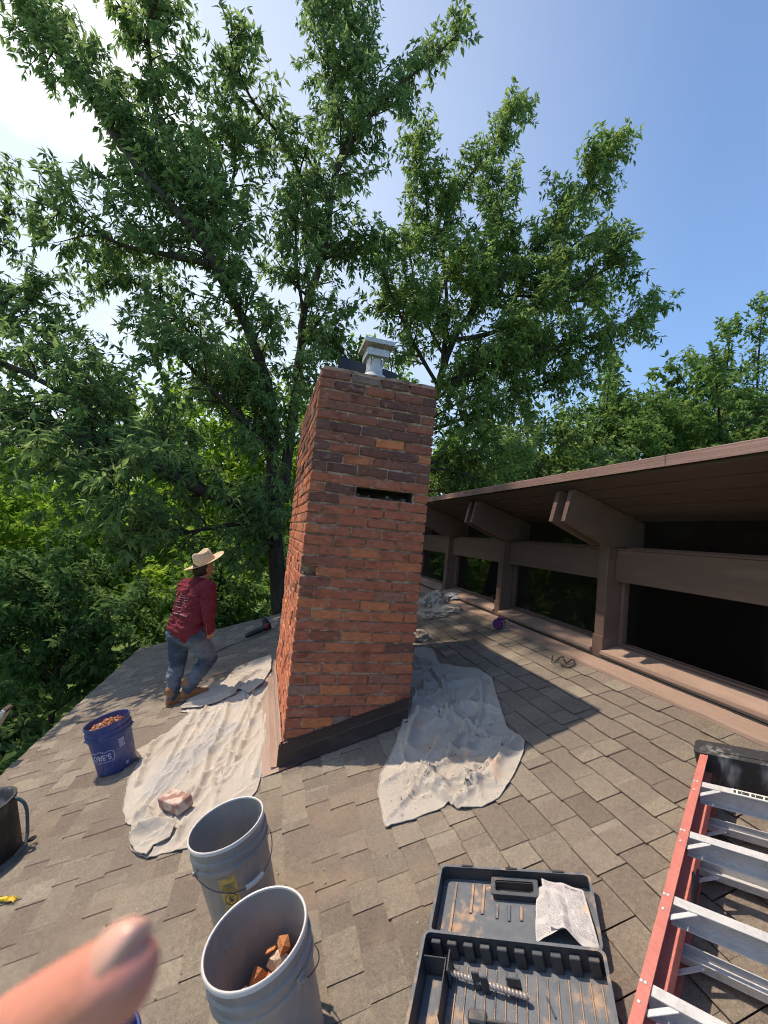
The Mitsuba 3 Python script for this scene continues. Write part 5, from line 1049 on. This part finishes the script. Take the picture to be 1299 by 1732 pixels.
tree('broadleaf_tree', 'tall many stemmed tree with long leaves rising left of and behind the chimney', [
  ([(-0.401,6,6.872),(-0.61,5.8,7.677),(-0.956,5.6,8.41),(-1.43,5.4,9.117),(-1.848,5.2,9.667),(-2.366,5.1,10.156),(-2.913,5.2,10.658),(-3.501,5.5,11.382),(-4.545,6,12.753),(-5.593,6.5,14.101),(-6.22,6.7,14.882)], .10, .016, .04),
  ([(-1.825,5.2,9.641),(-2.174,5.5,10.396),(-2.606,5.7,11.398),(-3.084,5.8,12.381),(-3.41,5.9,13.611),(-3.68,6,14.953)], .055, .012, .12),
  ([(-3.442,5.9,13.718),(-3.192,5.3,13.905),(-3.025,4.9,14.114),(-2.959,4.4,14.272),(-3.118,4.2,14.787)], .035, .010, .0, .8),
  ([(-1.814,5.25,9.467),(-2.693,5.3,9.475),(-3.352,5.4,9.557),(-3.962,5.4,9.789),(-4.581,5.4,9.92)], .055, .012, .25),
  ([(-1.409,5.4,9.122),(-1.773,5.8,10.136),(-1.77,6.1,11.322),(-1.727,6.2,12.425),(-2.062,6.3,13.303)], .055, .012, .2),
  ([(-0.046,6.4,5.44),(-0.054,6.6,6.995),(-0.034,6.8,8.11),(-0.04,6.8,9.055),(0.018,6.9,10.217),(0.236,6.9,11.255),(0.283,6.9,12.41),(0.306,6.9,13.138),(0.559,6.9,14.392),(0.706,6.9,15.788),(0.416,7,17.154),(0.187,7,18.284)], .115, .016, .40),
  ([(0.306,6.9,13.138),(0.663,6.6,13.927),(1.223,6.4,14.862),(1.832,6.3,15.635),(2.388,6.2,16.327),(2.922,6.2,17.065)], .055, .010, .15, .65),
  ([(0.255,6.9,11.331),(-0.314,7,12.596),(-0.756,6.6,13.239),(-1.317,5.8,13.07),(-1.634,5,12.941),(-1.797,4.5,13.06)], .055, .010, .15, .7),
  ([(-0.019,6.8,9.605),(-0.28,6.5,10.461),(-0.409,6.4,11.293),(-0.32,6.4,12.255)], .045, .01, .35, .6),
  ([(0.531,6.9,14.382),(-0.027,7.2,15.836),(-0.285,7.3,17.076),(-0.517,7.3,18.219)], .045, .01, .1, .8),
  ([(-0.221,6.1,5.046),(-0.471,5.8,5.109),(-0.944,5.4,5.289),(-1.417,5.1,5.426),(-2.017,4.8,5.661),(-2.359,4.7,5.868),(-2.744,4.6,6.019),(-3.251,4.5,6.085),(-3.8,4.4,6.072),(-4.443,4.3,6.07)], .13, .045, .3),
  ([(-1.419,5.1,5.447),(-2.108,5.4,5.997),(-2.999,5.6,6.728),(-3.7,5.8,7.305),(-4.344,5.9,7.774),(-4.94,6,8.335)], .085, .02, .15),
  ([(-2.359,4.7,5.868),(-3.218,4.7,6.467),(-3.883,4.7,6.809),(-4.353,4.7,6.972),(-4.87,4.7,7.064)], .07, .02, .15),
  ([(-0.358,6,6.458),(-1.067,5.4,6.909),(-1.657,5,7.326),(-2.118,4.8,7.669),(-2.58,4.8,7.869)], .07, .012, .15),
  ([(-0.474,5.9,5.111),(-1.059,5.5,4.847),(-1.607,5.3,4.691),(-2.101,5.1,4.499),(-2.668,5,4.357)], .055, .01, .1, .8),
  ([(-2.359,4.7,5.868),(-2.363,4.1,5.735),(-2.303,3.6,5.56),(-2.213,3.1,5.393)], .03, .008, .1, .7),
  ([(-1.607,5.3,4.691),(-1.958,4.5,4.717),(-2.211,4,4.672),(-2.365,3.5,4.71)], .03, .008, .2, .7),
  ([(-2.744,4.6,6.019),(-2.799,4,5.8),(-2.874,3.6,5.522),(-2.927,3.2,5.277)], .03, .008, .1, .7),
  ([(-0.376,6,6.635),(-0.858,6.6,7.381),(-1.593,7,8.287),(-2.688,7.2,9.203),(-3.601,7.3,9.836),(-4.488,7.3,9.747)], .06, .012, .2),
  ([(-0.039,6.6,6.608),(0.479,6.2,7.37),(0.63,6,8.095)], .04, .01, .3, .7),
  ([(-0.04,6.8,9.055),(0.261,6.3,9.361),(0.492,6.1,9.833)], .035, .01, .1, .8),
  ([(0.018,6.9,10.217),(-0.393,6.4,10.176),(-0.716,6.2,10.426)], .035, .01, .1, .8),
  ([(0.236,6.9,11.114),(0.773,6.5,11.278),(1.161,6.3,11.731)], .035, .01, .1, .8),
  ([(-0.324,6.1,6.358),(-0.508,5.6,6.537),(-0.628,5.2,6.279)], .035, .01, .15, .8),
  ([(-0.137,6.3,6.292),(-0.135,5.8,7.047),(-0.077,5.5,7.676),(0.085,5.5,8.291)], .035, .01, .15, .8),
  ([(-0.234,6.1,5.284),(-0.157,5.7,5.507),(-0.145,5.4,5.156)], .035, .01, .1, .8),
  ([(-0.112,6.2,4.454),(-0.302,5.7,4.579),(-0.487,5.5,4.352)], .035, .01, .1, .7),
  ([(-0.61,5.8,7.677),(-0.943,5.5,7.631),(-1.277,5.4,7.424)], .035, .01, .1, .8),
  ], 21, 'm_leaf', 0.160, 1.25, 0.112, 0.40, 4, 5, 0.172, 0.058, along=0.5, trunk=[(A, .21, .12)], droop=0.42)
B = [(3.747,7.5,3.946),(3.318,7.45,5.416),(3.141,7.4,6.597),(3.144,7.3,7.865)]
B[0] = (B[0][0], B[0][1], -0.2)
tree('broadleaf_tree', 'broad leafy tree to the right of the chimney, its crown edge against blue sky', [
  ([(3.151,7.3,7.79),(3.474,7.2,9.035),(3.71,7.1,10.042),(4.112,7,10.857),(4.969,6.9,11.949),(6.017,6.8,13.288),(6.925,6.7,14.714),(7.757,6.7,16.339)], .095, .012, .30),
  ([(3.474,7.2,9.035),(3.603,7.5,10.752),(3.493,7.7,12.299),(3.411,7.8,13.258),(3.738,7.8,14.452),(4.583,7.8,16.107),(5.381,7.8,17.78)], .065, .010, .35, .75),
  ([(3.493,7.7,12.299),(3.015,8,13.71),(2.75,8.1,15.077),(2.478,8.1,16.11)], .045, .01, .2, .75),
  ([(3.71,7.1,10.042),(4.61,6.6,10.24),(5.683,6.3,10.938),(6.826,6.1,11.866),(7.795,6,12.549)], .07, .010, .2),
  ([(3.488,7.2,8.885),(4.53,6.6,9.324),(5.868,6.2,9.881),(7.371,6,10.562),(8.768,5.9,11.334)], .07, .010, .2, .8),
  ([(3.165,7.3,7.641),(4.257,6.8,8.147),(5.335,6.5,8.768),(6.404,6.4,9.308),(7.347,6.3,9.728)], .055, .010, .2, .8),
  ([(3.409,7.2,8.87),(2.401,6.8,9.854),(1.768,6.7,10.812),(1.312,6.8,11.765)], .055, .010, .2),
  ([(4.112,7,10.857),(4.615,7.3,12.67),(4.945,7.5,14.239),(4.784,7.5,15.043)], .05, .010, .1),
  ([(3.179,7.3,7.492),(2.108,6.7,8.047),(1.157,6.4,8.597),(0.43,6.3,9.201)], .055, .010, .15),
  ([(4.969,6.9,11.949),(6.156,6.9,12.492),(7.258,7,13.686),(8.209,7,14.122)], .045, .010, .1, .8),
  ([(3.235,7.3,6.898),(4.206,6.8,6.956),(5.133,6.5,7.33)], .05, .010, .1),
  ([(3.141,7.4,6.597),(2.003,7,6.97),(0.975,6.8,7.06)], .05, .010, .1),
  ([(3.141,7.4,6.597),(3.838,6.8,6.688),(4.418,6.5,6.439)], .045, .010, .1),
  ([(3.199,7.4,6.152),(4.47,7.6,6.397),(5.947,7.8,6.923)], .045, .010, .1),
  ([(3.312,7.25,8.411),(4.373,7.6,9.34),(5.719,7.9,10.208),(7.301,8,10.738)], .05, .010, .1),
  ([(3.488,7.2,8.885),(3.779,6.6,8.887),(4.252,6.1,9.368),(4.857,5.9,9.903)], .04, .010, .1),
  ([(3.151,7.3,7.79),(3.542,6.6,8.121),(4.157,6.2,8.467)], .04, .010, .1),
  ([(3.71,7.1,10.042),(3.056,6.6,10.413),(3.039,6.2,10.909),(3.534,6.1,11.471)], .04, .010, .1),
  ([(3.603,7.15,9.502),(2.973,7.3,10.515),(2.616,7.5,11.634),(2.381,7.6,12.753)], .045, .010, .1),
  ([(4.112,7,10.857),(5.642,7.4,11.826),(7.281,7.6,12.148),(8.744,7.7,12.911)], .045, .010, .1),
  ], 22, 'm_leaf_broad', 0.152, 1.30, 0.108, 0.40, 4, 5, 0.172, 0.058, along=0.5, trunk=[(B, .20, .11)], droop=0.35)
tree('broadleaf_tree', 'leafy tree whose branch tips reach in from the left edge of the photo', [
  ([(-7.718,7,6.228),(-6.981,7,7.921),(-6.422,7,9.324),(-6.005,7,10.21),(-5.854,7,10.982)], .10, .012, .25),
  ([(-7.718,7,6.228),(-6.61,6.5,6.917),(-5.769,6.2,7.818),(-5.106,6.1,8.565),(-4.526,6.1,9.036)], .09, .012, .3),
  ([(-7.69,7,6.016),(-7.88,7.4,8.608),(-7.876,7.6,11.154),(-7.497,7.6,12.79)], .09, .012, .3)],
  23, 'm_leaf', 0.22, 1.0, 0.125, 0.34, 4, 6, 0.165, 0.048, trunk=[([(-9.2, 6.8, -0.2), (-9.0, 6.9, 3.0), (-7.697,7,6.069)], .26, .14)], droop=0.35)
# generic trees built from a trunk and rising limbs
def limbs_for(rs, x, y, h, r, z0, n, lean=0.0):
    out = []
    top = np.array([x + lean, y, h])
    for i in range(n):
        f = (i + 0.5) / n; zb = z0 + (h - z0) * (0.02 + 0.62 * f); a = i * 2.4 + rs.uniform(-.4, .4)
        reach = r * (0.55 + 0.6 * math.sin(math.pi * min(1, 0.28 + 0.72 * f))) * rs.uniform(0.75, 1.1)
        b = np.array([x + lean * (zb / h), y, zb]); d = np.array([math.cos(a), math.sin(a), 0])
        rise = (h - zb) * rs.uniform(0.30, 0.62)
        out.append(([tuple(b), tuple(b + d * reach * 0.4 + [0, 0, rise * 0.45]), tuple(b + d * reach * 0.75 + [0, 0, rise * 0.8]), tuple(b + d * reach + [0, 0, rise])], 0.012 + 0.012 * r, 0.008, 0.18))
    out.append(([(x + lean * 0.6, y, z0 + (h - z0) * 0.55), (x + lean * 0.8, y + .1, z0 + (h - z0) * 0.8), tuple(top)], 0.02 + 0.010 * r, 0.008, 0.1))
    return out
def plain_tree(base, label, x, y, h, r, z0, n, seed, leaf, s_sp, s_len, t_sp, t_len, per, nl, length, width, group=None, tr=0.12, lean=0.0, category='tree', **kw):
    rs = np.random.RandomState(seed)
    return tree(base, label, limbs_for(rs, x, y, h, r, z0, n, lean), seed + 1, leaf, s_sp, s_len, t_sp, t_len, per, nl, length, width, group, trunk=[([(x, y, -0.3), (x + lean * .2, y, z0 * 0.6 + 0.3), (x + lean * .6, y, z0 + (h - z0) * 0.56)], tr, tr * 0.4)], category=category, **kw)
# dark understorey just past the left and far edges of the roof
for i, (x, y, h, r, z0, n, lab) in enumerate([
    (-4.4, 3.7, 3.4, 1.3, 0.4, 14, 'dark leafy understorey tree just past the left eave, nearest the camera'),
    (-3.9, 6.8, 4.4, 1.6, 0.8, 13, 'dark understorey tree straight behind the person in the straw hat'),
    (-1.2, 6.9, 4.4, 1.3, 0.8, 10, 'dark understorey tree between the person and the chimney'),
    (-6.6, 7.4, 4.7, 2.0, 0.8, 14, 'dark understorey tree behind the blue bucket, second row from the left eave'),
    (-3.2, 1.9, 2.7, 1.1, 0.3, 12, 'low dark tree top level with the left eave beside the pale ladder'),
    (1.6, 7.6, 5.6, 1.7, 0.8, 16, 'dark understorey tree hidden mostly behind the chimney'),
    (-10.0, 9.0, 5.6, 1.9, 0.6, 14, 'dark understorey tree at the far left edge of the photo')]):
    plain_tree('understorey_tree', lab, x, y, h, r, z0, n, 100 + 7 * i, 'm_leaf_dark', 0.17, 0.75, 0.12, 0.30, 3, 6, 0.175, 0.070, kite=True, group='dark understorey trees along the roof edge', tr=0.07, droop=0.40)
# sunlit trees beyond
for i, (x, y, h, r, z0, n, lab) in enumerate([
    (-9.5, 12.5, 6.6, 3.0, 0.4, 20, 'bright yellow green tree at the left edge, beyond the big low limb'),
    (-5.0, 13.0, 6.8, 3.0, 0.6, 20, 'bright yellow green tree seen under the low limb above the straw hat'),
    (-2.0, 15.0, 12.0, 3.6, 0.6, 20, 'sunlit light green tree seen through the gap left of the chimney'),
    (3.0, 16.0, 13.5, 3.8, 0.6, 20, 'sunlit light green tree straight behind the chimney'),
    (-14.0, 20.0, 12.0, 4.5, 0.6, 20, 'sunlit tree far off at the left edge of the photo'),
    (-6.5, 22.0, 14.0, 4.2, 0.6, 20, 'taller sunlit tree further back between the two low yellow green ones'),
    (-1.9, 9.4, 4.4, 1.5, 0.3, 14, 'bright small tree in the sun gap right of the straw hat')]):
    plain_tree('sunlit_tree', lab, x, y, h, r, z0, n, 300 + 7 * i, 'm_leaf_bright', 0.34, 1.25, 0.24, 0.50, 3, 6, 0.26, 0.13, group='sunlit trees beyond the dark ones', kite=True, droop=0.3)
for i, (x, y, h, r, z0, n, lab, lf) in enumerate([
    (16.6, 10.0, 14.6, 5.0, 2.5, 28, 'tall spreading feathery tree over the right end of the brown fascia', 'm_leaf_locust'),
    (11.2, 10.2, 11.9, 3.3, 1.8, 26, 'mid green tree above the fascia under the tips of the broad tree', 'm_leaf_locust'),
    (7.6, 10.0, 10.4, 2.7, 1.8, 24, 'pale green tree just right of the chimney above the fascia', 'm_leaf'),
    (15.5, 15.0, 15.0, 4.6, 1.8, 26, 'further green tree between the feathery tree and the pale one', 'm_leaf_locust'),
    (24.0, 14.0, 19.5, 6.0, 2.5, 22, 'big feathery tree at the right edge of the photo', 'm_leaf_locust'),
    (5.5, 18.0, 13.5, 3.8, 1.8, 22, 'further sunlit tree behind the broad tree right of the chimney', 'm_leaf_bright')]):
    plain_tree('leafy_tree', lab, x, y, h, r, z0, n, 500 + 7 * i, lf, 0.27, 1.25, 0.21, 0.50, 3, 6, 0.24, 0.11, group='trees beyond the upper roof', kite=True, droop=0.2, tr=0.2)
# the far wood that closes the horizon
wrs = np.random.RandomState(77); wt = []
for k in range(1500):
    a = math.radians(wrs.uniform(20, 185)); R = wrs.uniform(34, 60); z = 0.5 + 11 * wrs.rand() ** 0.8 * (0.75 + 0.35 * math.sin(a * 9 + 1) * math.sin(a * 23))
    c = np.array([R * math.cos(a), R * math.sin(a), z])
    for _ in range(3): wt.append((c + wrs.normal(0, 0.8, 3), unit(wrs.normal(size=3) + [0, 0, .4]), 1.3))
v, f, u, N = foliage(wt, wrs, 3, 6, 0.80, 0.5, kite=True, droop=0.2)
add('far_wood', (v, f), 'm_leaf', uv=u, label='far wood that closes the horizon behind the trees', category='wood', kind='stuff')
LEAVES += N
print('leaves', LEAVES)
